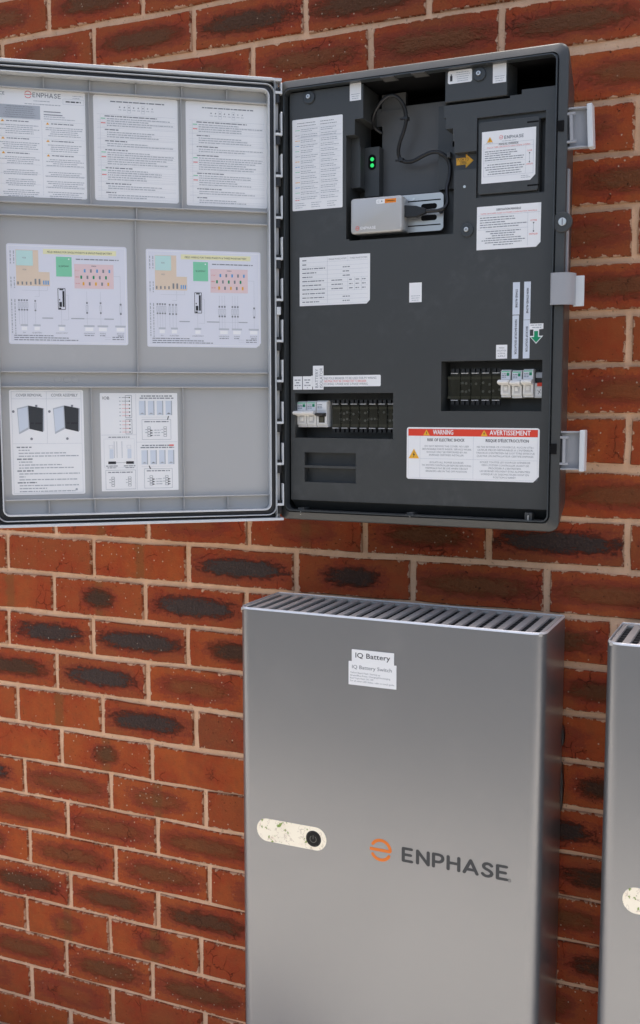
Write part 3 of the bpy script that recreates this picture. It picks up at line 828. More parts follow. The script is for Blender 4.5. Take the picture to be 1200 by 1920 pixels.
reg(979, 164, 1044, 214, 0.0)
reg(850, 285, 893, 318, 0.012)                          # push slot
reg(893.5, 214, 1022, 366, 0.006)                       # seat of the flap
reg(1010.5, 219, 1022, 358, 0.022)
reg(553, 737, 737, 822, 0.050)                          # breaker windows
reg(827, 676, 1016, 771, 0.050)
reg(571, 849, 667, 873.5, 0.016)                        # finger pockets
reg(571, 878, 667, 905, 0.016)
ANC = 0.008
def panel_mesh():
    xs = sorted({px0, px1} | {round(v, 4) for r, _ in REG for v in r[:2] if px0 < v < px1})
    zs = sorted({pz0, pz1} | {round(v, 4) for r, _ in REG for v in r[2:] if pz0 < v < pz1})
    def dep(x, z):
        d_ = 0.0
        for r, q in REG:
            if r[0] < x < r[1] and r[2] < z < r[3]: d_ = q
        return d_
    D = [[dep((xs[i] + xs[i + 1]) / 2, (zs[j] + zs[j + 1]) / 2) for j in range(len(zs) - 1)] for i in range(len(xs) - 1)]
    import bmesh
    bm = bmesh.new(); cache = {}
    def V(x, y, z):
        k = (round(x, 5), round(y, 5), round(z, 5))
        if k not in cache: cache[k] = bm.verts.new(k)
        return cache[k]
    def face(ps):
        try: bm.faces.new([V(*p) for p in ps])
        except ValueError: pass
    OPEN = 0.075
    def get(i, j):
        if 0 <= i < len(xs) - 1 and 0 <= j < len(zs) - 1: return D[i][j]
        return None
    for i in range(len(xs) - 1):
        for j in range(len(zs) - 1):
            q = D[i][j]
            if q is None: continue
            x_0, x_1, z_0, z_1 = xs[i], xs[i + 1], zs[j], zs[j + 1]; y = YP + q
            face([(x_0, y, z_0), (x_1, y, z_0), (x_1, y, z_1), (x_0, y, z_1)])
            for (di, dj, a, c_) in ((1, 0, (x_1, z_0), (x_1, z_1)), (-1, 0, (x_0, z_1), (x_0, z_0)), (0, 1, (x_1, z_1), (x_0, z_1)), (0, -1, (x_0, z_0), (x_1, z_0))):
                nb = get(i + di, j + dj)
                lo = OPEN if nb is None else nb
                edge = not (0 <= i + di < len(xs) - 1 and 0 <= j + dj < len(zs) - 1)
                if edge: lo = q + 0.004
                if lo > q + 1e-6:
                    face([(a[0], y, a[1]), (a[0], YP + lo, a[1]), (c_[0], YP + lo, c_[1]), (c_[0], y, c_[1])])
    bmesh.ops.dissolve_limit(bm, angle_limit=R(1), verts=bm.verts, edges=bm.edges)
    me = bpy.data.meshes.new('cover_panel'); bm.to_mesh(me); bm.free()
    me.materials.append(MATS['charcoal']); me.materials.append(MATS['bay_grey'])
    for pg in me.polygons:
        if all(abs(me.vertices[q_].co.y - (YP + .062)) < .0025 for q_ in pg.vertices): pg.material_index = 1
    o = bpy.data.objects.new('cover_panel', me); scene.collection.objects.link(o); o.parent = ctl
    md = o.modifiers.new('bevel', 'BEVEL'); md.width = 0.0009; md.segments = 2; md.limit_method = 'ANGLE'; md.angle_limit = R(40)
    return o
panel_mesh()

# label block standing in the void, with its tapered skirt
b = MB()
r = rect_c(835, 123, 951, 185.5)
b.frustum((r[0], r[1], r[2], r[3]), (r[0] - 0.010, r[1] + 0.008, r[2] - 0.004, r[3] + 0.002), YP, YP + 0.035, 'charcoal')
b.build('label_block', ctl, bevel=0.0012)
# flap over the manual override
b = MB()
r = rect_c(897, 223, 1010, 362)
b.prism(rr_pts(r[0], r[1], r[2] + .001, r[3] - .001, 0.004), YP - 0.0004, YP + 0.004, 'charcoal')
for (xa, ya) in ((1010, 227), (1010, 346)):
    u, v_ = c_loc(xa, ya)
    b.box(u - 0.018, u + 0.0005, YP - 0.0008, YP + 0.002, v_ - 0.0014, v_ + 0.0014, 'black_inside')
b.build('override_flap', ctl, bevel=0.0008)
# screws on round bosses
for (sx, sy) in ((580, 183), (899, 139.5), (876, 432)):
    u, v_ = c_loc(sx, sy)
    b = MB(); b.disc(u, v_, 0.0108, YP - 0.0028, YP + 0.004, 'charcoal_smooth', 28)
    boss = b.build('screw_boss', ctl, bevel=0.0012)
    b = MB(); b.disc(u - 0.0006, v_ + 0.001, 0.0038, YP - 0.0052, YP, 'steel', 16); b.disc(u - 0.0006, v_ + 0.001, 0.0024, YP - 0.0054, YP - .004, 'ink_soft', 6)
    b.build('screw', boss, bevel=0.0007)
u, v_ = c_loc(871, 350)
b = MB(); b.disc(u, v_, 0.0022, YP - 0.0006, YP + .002, 'steel', 12); b.build('screw', ctl)
# clips along the bottom
for (sx, sy) in ((567, 958), (771, 967), (992, 968)):
    u, v_ = c_loc(sx, sy)
    b = MB(); b.box(u - 0.006, u + 0.006, YF + 0.003, YP + 0.02, v_ - 0.006, v_ + 0.006, 'charcoal'); b.box(u - 0.0010, u + 0.0010, YF + 0.001, YP + 0.003, v_ - 0.006, v_ + 0.002, 'zinc')
    b.build('panel_clip', ctl, bevel=0.0006)
b = MB()
zq = pz0 - 0.0006
b.add([(px0, YP + 0.004, zq), (px1, YP + 0.004, zq), (px1, YP + 0.022, zq - 0.017), (px0, YP + 0.022, zq - 0.017)], [(0, 3, 2, 1)], 'charcoal')
b.build('panel_skirt', ctl)
# vents in the roof of the tub
for (sx, sy) in ((730, 148), (788, 140)):
    p = on_z(sx, sy, ZT - 0.0190)
    b = MB(); u, y_ = p.x - X0, p.y
    b.box(u - 0.012, u + 0.012, y_ - 0.012, y_ + 0.012, CH - 0.0195, CH - 0.0180, 'comb_dark')
    b.box(u - 0.0095, u + 0.0095, y_ - 0.0095, y_ + 0.0095, CH - 0.0199, CH - 0.0190, 'bay_grey')
    b.build('roof_vent', ctl)
# indicator lamps
for (sx, sy) in ((697.5, 298.5), (697.5, 310)):
    u, v_ = c_loc(sx, sy, YP + 0.040)
    b = MB(); b.disc(u, v_, 0.0033, YP + 0.0395, YP + 0.043, 'led', 16)
    b.build('indicator_lamp', ctl, bevel=0.001)
u, v_ = c_loc(697.5, 304, YP + 0.0412)
b = MB(); b.prism(rr_pts(u - 0.0066, u + 0.0066, v_ - 0.0128, v_ + 0.0125, 0.0064), YP + 0.0408, YP + 0.043, 'black_inside'); b.build('lamp_slot', ctl)

# ---- latches on the right side
def latch(sx, sy, up):
    """hinged lever swung out to the right; origin at its hinge"""
    u, v_ = c_loc(sx, sy, YF + 0.012)
    H = 0.061; W = 0.043
    b = MB()
    n = 8; prof = []
    for i in range(n + 1):
        q = i / n; prof.append((0.002 + W * 0.82 * q, 0.004 + 0.010 * q * q))      # shallow dish
    outer = prof + [(x, y + 0.0035) for x, y in prof[::-1]]
    b.prism_z([(x, y) for x, y in outer], -H / 2, H / 2, 'latch_grey')
    for zz in (-H / 2, H / 2 - 0.0028):
        fl_ = [(x, y - 0.008) for x, y in prof] + [(x, y + 0.001) for x, y in prof[::-1]]
        b.prism_z(fl_, zz, zz + 0.0028, 'latch_grey')
    o = b.build('latch', ctl, loc=(u, YF + 0.012, v_), rot=(R(0), R(-up), 0), bevel=0.0006)
    b = MB(); b.box(W * 0.80, W * 0.80 + 0.0085, -0.004, 0.016, -H / 2 - 0.002, H / 2 + 0.002, 'door_edge')
    b.build('latch_handle', o, bevel=0.0014)
    b = MB()
    for zz in (-H / 2 + 0.008, H / 2 - 0.0115): b.box(0.001, 0.018, -0.007, -0.003, zz, zz + 0.0035, 'latch_grey')
    b.box(0.009, 0.0135, -0.007, -0.002, -H / 2 + 0.010, H / 2 - 0.010, 'latch_grey')
    b.box(0.002, 0.005, -0.004, 0.001, -H / 2 + 0.010, H / 2 - 0.010, 'latch_grey')
    b.box(0.0, 0.006, -0.001, 0.006, -H / 2 + 0.006, H / 2 - 0.006, 'black_plastic')
    b.build('latch_frame', o, bevel=0.0005)
latch(1059, 243, 3); latch(1045.5, 844.5, 0)
# notches in the rim beside them
for (xa, ya, xb, yb) in ((1043.5, 226, 1057.5, 246), (1030, 832, 1043.5, 851.5)):
    q = rect_c(xa, ya, xb, yb, YF)
    b = MB(); b.frustum((q[0], q[1], q[2], q[3]), (q[0] + .001, q[1], q[2], q[3]), YF - 0.0006, YF + 0.002, 'black_inside')
    b.build('latch_notch', ctl)
# closed middle catch: a curved shell round the rim
q = rect_c(1034, 511, 1066, 571, YF - 0.006)
b = MB()
xa = q[0]; prof = []
for i in range(9):
    a = R(90 * i / 8)
    prof.append((xa + 0.010 + 0.024 * math.sin(a), YF - 0.009 + 0.022 * (1 - math.cos(a))))
prof = [(xa, YF - 0.008)] + prof
outer = prof + [(x - 0.002, y + 0.003) for x, y in prof[::-1]]
b.prism_z(outer, q[2], q[3], 'latch_grey')
catch = b.build('middle_catch', ctl, smooth=True)
b = MB(); b.box(xa + 0.030, xa + 0.0465, YF + 0.012, YF + 0.016, q[2] - 0.002, q[3] - 0.004, 'door_edge'); b.build('catch_tab', catch, bevel=0.0008)
# pale rail along the side, eye with a screw
q = rect_c(1057.5, 317, 1066, 515, YF + 0.022)
b = MB(); b.box(q[0] - 0.004, q[1], YF + 0.020, YF + 0.030, q[2], q[3], 'latch_grey'); b.build('side_rail', ctl, bevel=0.001)
u, v_ = c_loc(1054, 416, YF)
b = MB(); b.disc(u, v_, 0.0155, YF - 0.0005, YF + 0.006, 'charcoal', 28)
eye = b.build('padlock_eye', ctl, bevel=0.001)
b = MB(); b.disc(u + .0005, v_, 0.0062, YF - 0.0022, YF, 'steel', 18); b.box(u - .0004, u + .0016, YF - .0026, YF - .001, v_ - .005, v_ + .005, 'ink_soft'); b.build('screw', eye, bevel=0.0005)

# ---- labels on the panel
def put(name, corners, fn, y=YP, parent=ctl, loc=c_loc, label=None, **kw):
    q = [loc(p[0], p[1], y) for p in corners]
    x0 = (q[0][0] + q[3][0]) / 2; x1 = (q[1][0] + q[2][0]) / 2; z1 = (q[0][1] + q[1][1]) / 2; z0 = (q[2][1] + q[3][1]) / 2
    s = Sticker(x1 - x0, z1 - z0, **kw)
    if fn: fn(s)
    o = s.build(name, parent, loc=(x0, y, z1))
    if label: o['label'] = label
    return o

def lamp_legend(s):
    s.rect(.10, .20, .98, .204, 'ink_line'); s.block(.1, .5, .03, .09, 2, .0012, 'ink_soft', 1); s.block(.56, .95, .03, .09, 2, .0012, 'ink_soft', 2)
    for i in range(14):
        v = 0.11 + i * 0.057
        s.rect(.05, v - .012, .97, v - .0105, 'ink_line')
        s.words(.06, .15, v + .01, .0013, ('green_lite', 'ink_faint', 'amber', 'blue')[i % 4], i)
        s.block(.17, .53, v - .006, v + .036, 2, .0013, 'ink_faint', i); s.block(.57, .95, v - .006, v + .036, 2, .0013, 'ink_faint', i + 40)
    s.words(.06, .15, .885, .0016, 'red_soft', 3)
    s.rect(.55, .1, .553, .9, 'ink_line')
    for k in range(3): s.block(.06 + k * .32, .28 + k * .32, .91, .98, 3, .0012, 'ink_faint', k + 60)
put('lamp_legend_label', [(549, 226), (644, 214), (641, 388), (548, 397)], lamp_legend, r=0.002)

def rating(s):
    rows = ['', 'SKU', 'RATED VOLTAGE (CATEGORY)', 'RATED VOLTAGE', 'FREQUENCY', 'RATED CURRENT (MAINS)', 'RATED CURRENT (PV)', 'RATED CURRENT (IQ BATTERY)', 'RATED SHORT CIRCUIT CURRENT', 'OPERATING TEMPERATURE', 'POLLUTION DEGREE']
    n = len(rows)
    for i, r_ in enumerate(rows):
        v = .03 + (i + .5) * .085
        s.rect(.03, v + .042, .97, v + .0455, 'ink_line')
        if i > 0: s.words(.04, .04 + min(.33, .014 * len(r_) + .02), v, .0021, 'ink_soft', i)
    s.rect(.40, .03, .4035, .96, 'ink_line')
    s.rect(.69, .03, .6935, .13, 'ink_line'); s.text(.42, .085, 'SINGLE PHASE SYSTEM', .0026, 'ink_soft', fit=s.w * .25); s.text(.72, .085, 'THREE PHASE SYSTEM', .0026, 'ink_soft', fit=s.w * .24)
    s.words(.04, .10, .07, .0022, 'ink_soft', 90)
    for v in (.24, .325, .41, .835, .92): s.words(.62, .72, v, .0020, 'ink_soft', int(v * 99))
    for i, v in enumerate((.50, .585, .67)):
        s.words(.46, .62, v, .0020, 'ink_soft', i)
        for k in range(3): s.words(.71 + k * .09, .76 + k * .09, v, .0020, 'ink_soft', i + k)
    for u in (.69, .785, .88): s.rect(u, .45, u + .003, .72, 'ink_line')
put('rating_label', [(562, 484), (695, 474), (692.5, 568), (562, 575)], rating, notch=0.006)

def qr_like(s):                                 # the code itself is left out; only the lines under it
    s.block(.12, .88, .62, .95, 3, .0011, 'ink_faint', 5, 'c')
put('code_label', [(656, 153), (677, 150), (677, 187), (656, 190)], qr_like)
put('code_label', [(768, 531), (791.5, 529), (790, 566), (767, 567.5)], qr_like)
put('code_label', [(924.5, 118.7), (950.6, 116.8), (948, 154), (924, 156)], qr_like)

def block_note(s):
    s.block(.28, .95, .1, .92, 5, .0011, 'ink_faint', 9, 'c')
    s.rect(.09, .38, .19, .80, 'ink'); s.rect(.11, .26, .17, .40, 'ink_soft')
put('caution_label', [(840, 133), (885.4, 129.5), (885, 154), (840, 157)], block_note, r=0.003)

def override(s):
    s.warn(.15, .16, .0095)
    s.words(.08, .22, .225, .0010, 'ink_faint', 2)
    s.emblem(.36, .135, .0031, 'red_soft', .0007)
    s.stroke_word(.42, .175, .0052, 'ink_soft', .0009, gap=.26)
    s.words(.38, .64, .21, .0010, 'ink_faint', 3)
    s.frame(.04, .245, .96, .87, .0004)
    s.text(.5, .285, 'MANUAL OVERRIDE', .0030, 'ink', 'c', fit=s.w * .36, bold=.0001)
    s.text(.5, .327, 'FOLLOW THESE STEPS PRIOR TO USING MANUAL OVERRIDE', .0020, 'red_soft', 'c', fit=s.w * .80)
    s.line(.04, .335, .96, .335, .0003); s.line(.82, .335, .82, .87, .0003); s.line(.04, .60, .82, .60, .0003)
    for i, f in enumerate((.78, .82, .66, 1, .96)): s.words(.06, .80, .39 + i * .042, .0015, 'ink_soft', i, 'l', f)
    for i, f in enumerate((.86, 1, .95, .8, .85)): s.words(.06, .80, .65 + i * .045, .0015, 'ink_soft', i + 20, 'c', f)
    s.text(.89, .45, 'CLOSE', .0022, 'red', 'c', fit=s.w * .09); s.text(.89, .71, 'OPERATE', .0022, 'red', 'c', fit=s.w * .12)
    s.dot(.89, .485, .0010, 'ink'); s.dot(.89, .655, .0010, 'ink'); s.line(.89, .485, .89, .655, .0004, 'ink_soft')
    s.block(.74, .94, .89, .96, 2, .0010, 'ink_faint', 44)
put('override_label', [(903.8, 247.7), (1005.8, 237.8), (1003, 337), (902.7, 344.3)], override, y=YP - 0.0004, notch=0.008)

def derog(s):
    s.text(.5, .115, 'DEROGATION MANUELLE', .0032, 'ink', 'c', fit=s.w * .38, bold=.0001)
    s.text(.5, .185, 'SUIVRE CES ETAPES AVANT D\'UTILISER LA DEROGATION MANUELLE', .0020, 'red_soft', 'c', fit=s.w * .88)
    s.line(.02, .21, .98, .21, .0004); s.line(.80, .21, .80, .96, .0004); s.line(.02, .54, .80, .54, .0004)
    for i, f in enumerate((.72, .75, .55, 1, .82)): s.words(.05, .79, .265 + i * .055, .0016, 'ink_soft', i, 'l', f)
    for i, f in enumerate((.74, .55, .48, .74, .92, .78, .42)): s.words(.05, .79, .585 + i * .052, .0016, 'ink_soft', i + 9, 'c', f)
    s.text(.89, .41, 'ACTIVER', .0024, 'red', 'c', fit=s.w * .10); s.text(.89, .72, 'REINITIALISER', .0024, 'red', 'c', fit=s.w * .13)
    s.dot(.89, .45, .0011, 'ink'); s.dot(.89, .64, .0011, 'ink'); s.line(.89, .45, .89, .64, .0004, 'ink_soft')
put('override_label', [(894.8, 388), (1014.6, 379.7), (1013.5, 462.5), (893.3, 469)], derog, notch=0.007, label='white French override label with red headings')

for cs, tx, f in (([(962, 529.4), (975, 529), (974, 590), (961, 590)], 'STAND ALONE', .56), ([(960.8, 591.5), (973.5, 591), (971.5, 672.5), (960, 672.5)], 'NON BACKUP ISOLATOR', .80),
                  ([(983, 528), (995.4, 528), (994, 599.4), (981.8, 599.4)], 'NON STAND ALONE', .66), ([(981.5, 600), (994, 600), (992.5, 672), (980.3, 672)], 'BACKUP ISOLATOR', .66)):
    def strip(s):
        s.text(.5 - .0011 / s.w, .5 - f / 2, tx, .0034, 'ink', 'l', fit=s.h * f, rot=-90, bold=.0002)
    put('tape_label', cs, strip, mat='sticker_dull', th=.0003)
def mainiso(s):
    for i, w_ in enumerate(('MAIN', 'ISOLATOR', 'NORMAL', 'SUPPLY')): s.text(.5, .28 + i * .2, w_, .0027, 'ink_soft', 'c', fit=s.w * (.45, .78, .70, .72)[i])
put('supply_label', [(930.5, 647), (951.4, 646), (950.6, 672.5), (930, 672.5)], mainiso)
# green arrow label
def garrow(s):
    s.slots.clear(); s.v.clear(); s.f.clear(); s.m.clear()
    W, H = s.w, s.h
    def pg(pts, lift, mat): s.prism([(u * W, -v * H) for u, v in pts][::-1], -0.0003 - lift, 0.0 - lift, mat)
    pg([(0, .0), (1, 0), (1, .28), (.70, .30), (.70, .62), (1, .62), (.5, 1.02), (0, .62), (.29, .62), (.29, .30), (0, .30)], 0, 'sticker')
    pg([(.35, .38), (.63, .38), (.63, .68), (.86, .68), (.5, .96), (.12, .68), (.35, .68)], .0003, 'green')
    s.th = .0003
    s.words(.08, .92, .08, .0017, 'ink_faint', 3, 'c'); s.words(.2, .85, .2, .0017, 'ink_faint', 4, 'c')
put('arrow_label', [(992.5, 607), (1018.6, 606), (1018.6, 643.5), (992.5, 644)], garrow, y=YP - .0003)
def small_iso(s):
    for i, w_ in enumerate(('MAINS', 'ISO', 'ISOLATOR')): s.words(.15, .85, .28 + i * .2, .0020, 'ink_soft', i, 'c', (.95, .5, .95)[i])
    s.dot(.5, .86, .0008, 'ink_soft')
put('breaker_label', [(550, 706), (566.7, 705.7), (566.7, 730.5), (550, 730.7)], small_iso, y=YP - .0006, th=.0005)
put('breaker_label', [(568, 705.7), (585.5, 705.3), (585.5, 730.5), (568, 730.5)], small_iso, y=YP - .0006, th=.0005)
def batt_iso(s):
    s.text(.50, .93, 'BATTERY', .0056, 'ink_soft', 'l', fit=s.h * .80, rot=90); s.text(.92, .93, 'ISOLATOR', .0056, 'ink_soft', 'l', fit=s.h * .84, rot=90)
put('battery_isolator_label', [(587, 686), (607, 685.5), (606.5, 730.3), (587, 730.5)], batt_iso, y=YP - .0010, th=.0006)
def pole(s):
    s.text(.18, .36, 'ONE POLE BREAKER TO BE USED FOR PV WIRING', .0038, 'ink_soft', 'l', fit=s.w * .76)
    s.text(.20, .62, 'NEUTRAL MUST BE CONNECTED TO BREAKER', .0038, 'red_soft', 'l', fit=s.w * .60)
    s.text(.16, .88, 'INCLUDING 1-PHASE AND 3-PHASE WIRING', .0038, 'ink_soft', 'l', fit=s.w * .66)
put('wiring_label', [(583, 704.5), (714, 702.5), (713.7, 723), (583, 726)], pole, r=.002)
def arrow_open(s):
    s.slots.clear(); s.v.clear(); s.f.clear(); s.m.clear(); W, H = s.w, s.h
    s.prism([(u * W, -v * H) for u, v in [(0, .25), (.55, .25), (.55, 0), (1, .5), (.55, 1), (.55, .76), (0, .76)]][::-1], -0.0004, 0.0, 'amber')
    s.text(.06, .49, 'PUSH TO', .0050, 'ink', 'l', fit=W * .66); s.text(.22, .73, 'OPEN', .0050, 'ink', 'l', fit=W * .36)
put('push_to_open_label', [(856, 290), (888, 288), (888, 314), (856, 316)], arrow_open, y=YP + 0.0118)

def warning(s):
    W, H = s.w, s.h
    s.frame(.012, .03, .988, .97, .0003)
    s.rect(.012, .03, .988, .165, 'red')
    s.warn(.155, .10, .0115); s.warn(.595, .10, .0115)
    s.text(.205, .135, 'WARNING', .0078, 'paint_white', 'l', fit=W * .155, lift=2, bold=.0004)
    s.text(.635, .135, 'AVERTISSEMENT', .0078, 'paint_white', 'l', fit=W * .30, lift=2, bold=.0004)
    s.warn(.057, .51, .0185)
    s.line(.105, .165, .105, .97, .0004); s.line(.515, .165, .515, .97, .0004); s.line(.105, .60, .988, .60, .0004)
    s.text(.305, .265, 'RISK OF ELECTRIC SHOCK', .0046, 'ink', 'c', fit=W * .285, bold=.00025)
    s.text(.765, .265, 'RISQUE D\'\u00c9LECTROCUTION', .0046, 'ink', 'c', fit=W * .315, bold=.00025)
    T = [(.312, .375, ['DO NOT REMOVE THIS COVER. NO USER', 'SERVICEABLE PARTS INSIDE. SERVICE WORK', 'SHOULD ONLY BE PERFORMED BY AN', 'ENPHASE CERTIFIED INSTALLER.'], (.34, .38, .31, .27)),
         (.312, .685, ['ISOLATE ALL POWER SOURCES', 'TO SYSTEM CONTROLLER BEFORE SERVICING.', 'TERMINALS MAY BE LIVE WHEN CIRCUIT', 'BREAKERS ARE IN THE OFF POSITION.'], (.26, .385, .33, .32)),
         (.752, .375, ['NE PAS RETIRER CE COUVERCLE, AUCUN UTILI-', 'SATEUR PI\u00c8CES R\u00c9PARABLES \u00c0 L\'INT\u00c9RIEUR.', 'TRAVAUX D\'ENTRETIEN NE DOIT \u00caTRE EFFECTU\u00c9', 'QUE PAR UN INSTALLATEUR CERTIFI\u00c9 ENPHASE.'], (.42, .41, .43, .42)),
         (.752, .66, ['ISOLEZ TOUTES LES SOURCES D\'\u00c9NERGIE', 'VERS L\'SYSTEM CONTROLLER AVANT DE', 'PROC\u00c9DER \u00c0 L\'ENTRETIEN.', 'LES BORNES PEUVENT \u00caTRE ALIMENT\u00c9ES', 'LORSQUE LES DISJONCTEURS SONT EN', 'POSITION D\'ARR\u00caT.'], (.37, .35, .24, .37, .35, .17))]
    for u, v, ls, fs in T:
        for i, (l_, f_) in enumerate(zip(ls, fs)): s.text(u, v + i * .0565, l_, .0029, 'ink_soft', 'c', fit=W * f_)
put('warning_label', [(762.8, 801.2), (1012.3, 802.7), (1010, 904), (762.8, 898.4)], warning, r=.004, notch=.009, th=.0005)

# ---- what hangs in the breaker windows
def window_row(xa, ya, xb, yb, nblank, bx0, bx1, seed):
    """rail, its backing and clear blanking covers between pixel columns bx0..bx1"""
    q = rect_c(xa, ya, xb, yb)
    zm = (q[2] + q[3]) / 2; hgt = q[3] - q[2]
    b = MB()
    zr0, zr1 = q[2] + hgt * .24, q[2] + hgt * .72
    b.box(q[0] + .001, q[1] - .001, YP + 0.036, YP + 0.0485, zr0, zr1, 'olive')
    b.box(q[0] + .001, q[1] - .001, YP + 0.033, YP + 0.036, zr1 - .006, zr1 - .002, 'din_metal'); b.box(q[0] + .001, q[1] - .001, YP + 0.033, YP + 0.036, zr0 + .001, zr0 + .005, 'din_metal')
    rn = random.Random(seed)
    r0, r1 = rect_c(bx0, ya, bx1, yb)[:2]
    x = r0 + .01
    while x < r1 - .008:
        for k in (-1, 1):
            if rn.random() < .85: b.disc(x, (zr0 + zr1) / 2 + k * .006 + rn.uniform(-.002, .002), .0022, YP + .0352, YP + .0365, 'breaker_shade', 8)
        x += rn.choice((.006, .006, .011))
    b.build('din_rail', ctl)
    pw = (r1 - r0) / nblank
    for i in range(nblank):
        b = MB(); x0_, x1_ = r0 + i * pw + .0005, r0 + (i + 1) * pw - .0005
        z0_, z1_ = q[2] + hgt * .13, q[3] - hgt * .15
        yb_ = YP + 0.020
        b.box(x0_, x1_, yb_, yb_ + .0016, z0_ + .006, z1_ - .006, 'clear_plastic')
        # snap teeth above and below
        for (za, zb) in ((z1_ - .006, z1_), (z0_, z0_ + .006)):
            for k in range(2):
                xa_ = x0_ + pw * (.08 + .46 * k)
                b.box(xa_, xa_ + pw * .30, yb_ - .003, yb_ + .004, za, zb, 'black_plastic')
        for (za, zb) in ((z1_ - .0078, z1_ - .0066), (z0_ + .0066, z0_ + .0078)): b.box(x0_ + pw * .06, x1_ - pw * .2, yb_ - .0034, yb_ - .002, za, zb, 'breaker_shade')
        b.box(x1_ - .0007, x1_, yb_ - .001, yb_ + .005, z0_ + .006, z1_ - .006, 'clear_plastic')
        b.build('blanking_cover', ctl)
window_row(553, 737, 737, 822, 7, 614, 737, 1)
window_row(827, 676, 1016, 771, 5, 838, 936, 2)

def breaker(name, label, cat, grp, corners, toggle, badge, tx):
    yb = YP + 0.010
    q = [on_y(p[0], p[1], yb) for p in corners]
    x0 = (q[0][0] + q[3][0]) / 2; x1 = (q[1][0] + q[2][0]) / 2; z1 = (q[0][1] + q[1][1]) / 2; z0 = (q[2][1] + q[3][1]) / 2
    W, H = x1 - x0, z1 - z0
    root = empty(name, (x0, yb + .038, z0)); tag(root, label, cat, grp)
    dy = -.038
    b = MB(); b.box(0.0002, W - .0002, dy + .004, 0, 0, H, 'breaker_white')
    b.prism([(0.0004, H * .10), (W - .0004, H * .10), (W - .0004, H * .96), (0.0004, H * .96)], dy, dy + .006, 'breaker_white')
    body = b.build('body', root, bevel=.0006)
    b = MB()
    # toggle sits in a window; nose bar across it
    b.box(W * .26, W * .78, dy - .0006, dy + .002, H * .17, H * .46, 'breaker_shade' if toggle == 'breaker_white' else 'black_plastic'); b.build('toggle_slot', root)
    b = MB()
    if toggle == 'breaker_white':
        pr = [(dy - .013, H * .50), (dy - .0145, H * .56), (dy - .010, H * .625), (dy + .001, H * .64), (dy + .001, H * .44), (dy - .006, H * .455)]
        ls = [[(x, y, z) for y, z in pr] for x in (-.0004 - (.002 if tx == 0 else 0), W - .0006)]
        b.loops(ls, toggle, cap0=True, cap1=True)
        b.box(W * .34, W * .70, dy - .002, dy, H * .25, H * .40, 'breaker_white')
    else:
        pr = [(dy - .011, H * .44), (dy - .013, H * .50), (dy - .008, H * .54), (dy + .001, H * .54), (dy + .001, H * .40)]
        b.loops([[(x, y, z) for y, z in pr] for x in (W * .10, W * .92)], toggle, cap0=True, cap1=True)
        b.box(W * .34, W * .70, dy - .002, dy, H * .2, H * .40, 'olive')
    b.build('toggle', root, bevel=.0008)
    s = Sticker(W * .86, H * .30, 'sticker', th=.0002)
    if badge:
        s.rect(.02, .02, .98, .16, 'green_lite'); s.rect(.62, .22, .92, .58, 'green')
    for i in range(3): s.words(.06, .56, .34 + i * .2, .0014, 'ink_soft', i)
    s.build('rating_plate', root, loc=(W * .07, dy - .0002, H * .95))
    return root
gl_, gr_ = 'circuit breakers in the lower left window', 'circuit breakers in the right window'
breaker('circuit_breaker', 'leftmost white breaker with green badge in the lower left window', 'breaker', gl_, [(556, 752.5), (574.5, 752), (575, 801), (557.5, 801)], 'breaker_white', True, 0)
breaker('circuit_breaker', 'white breaker with green badge beside the black toggle breaker', 'breaker', gl_, [(574.5, 752), (592.5, 751.5), (593, 801), (575, 801)], 'breaker_white', True, 1)
breaker('circuit_breaker', 'white breaker with black toggle and no green badge', 'breaker', gl_, [(592.7, 751), (613, 751), (613.5, 801), (593.2, 801)], 'black_plastic', False, 2)
breaker('circuit_breaker', 'white breaker beside the clear covers in the right window', 'breaker', gr_, [(939, 693.5), (958, 692.5), (956.5, 745), (938, 745)], 'breaker_white', True, 0)
breaker('circuit_breaker', 'middle one of three white breakers in the right window', 'breaker', gr_, [(959.5, 694.5), (979, 693.5), (978, 746.5), (959, 746.5)], 'breaker_white', True, 1)
breaker('circuit_breaker', 'white breaker next to the grey and red relay in the right window', 'breaker', gr_, [(980.5, 692), (1000.5, 691.5), (999.5, 745), (979.5, 745)], 'breaker_white', True, 2)
# relay at the right end, partly behind the panel edge
yb = YP + .016
xa, za = on_y(1001.5, 746, yb); xb, zb = on_y(1022, 695, yb)
rl = empty('relay', (xa, yb + .03, za)); tag(rl, 'relay with grey top and red window at the end of the right window', 'relay')
W, H = xb - xa, zb - za
b = MB(); b.box(0, W, -.028, 0, 0, H * .55, 'breaker_white'); b.box(0, W, -.024, 0, H * .55, H, 'black_plastic'); b.build('body', rl, bevel=.0005)
b = MB(); b.box(.001, W - .001, -.0262, -.022, H * .74, H * .94, 'grey_block'); b.build('terminal_cover', rl, bevel=.0004)
b = MB(); b.box(W * .25, W * .9, -.0292, -.027, H * .43, H * .56, 'red'); b.build('indicator', rl)
s = Sticker(W * .8, H * .3, 'sticker', th=.0002); s.line(.2, .3, .6, .7, .0006, 'ink'); s.line(.6, .2, .3, .8, .0006, 'ink'); s.build('diagram', rl, loc=(W * .12, -.0282, H * .38))

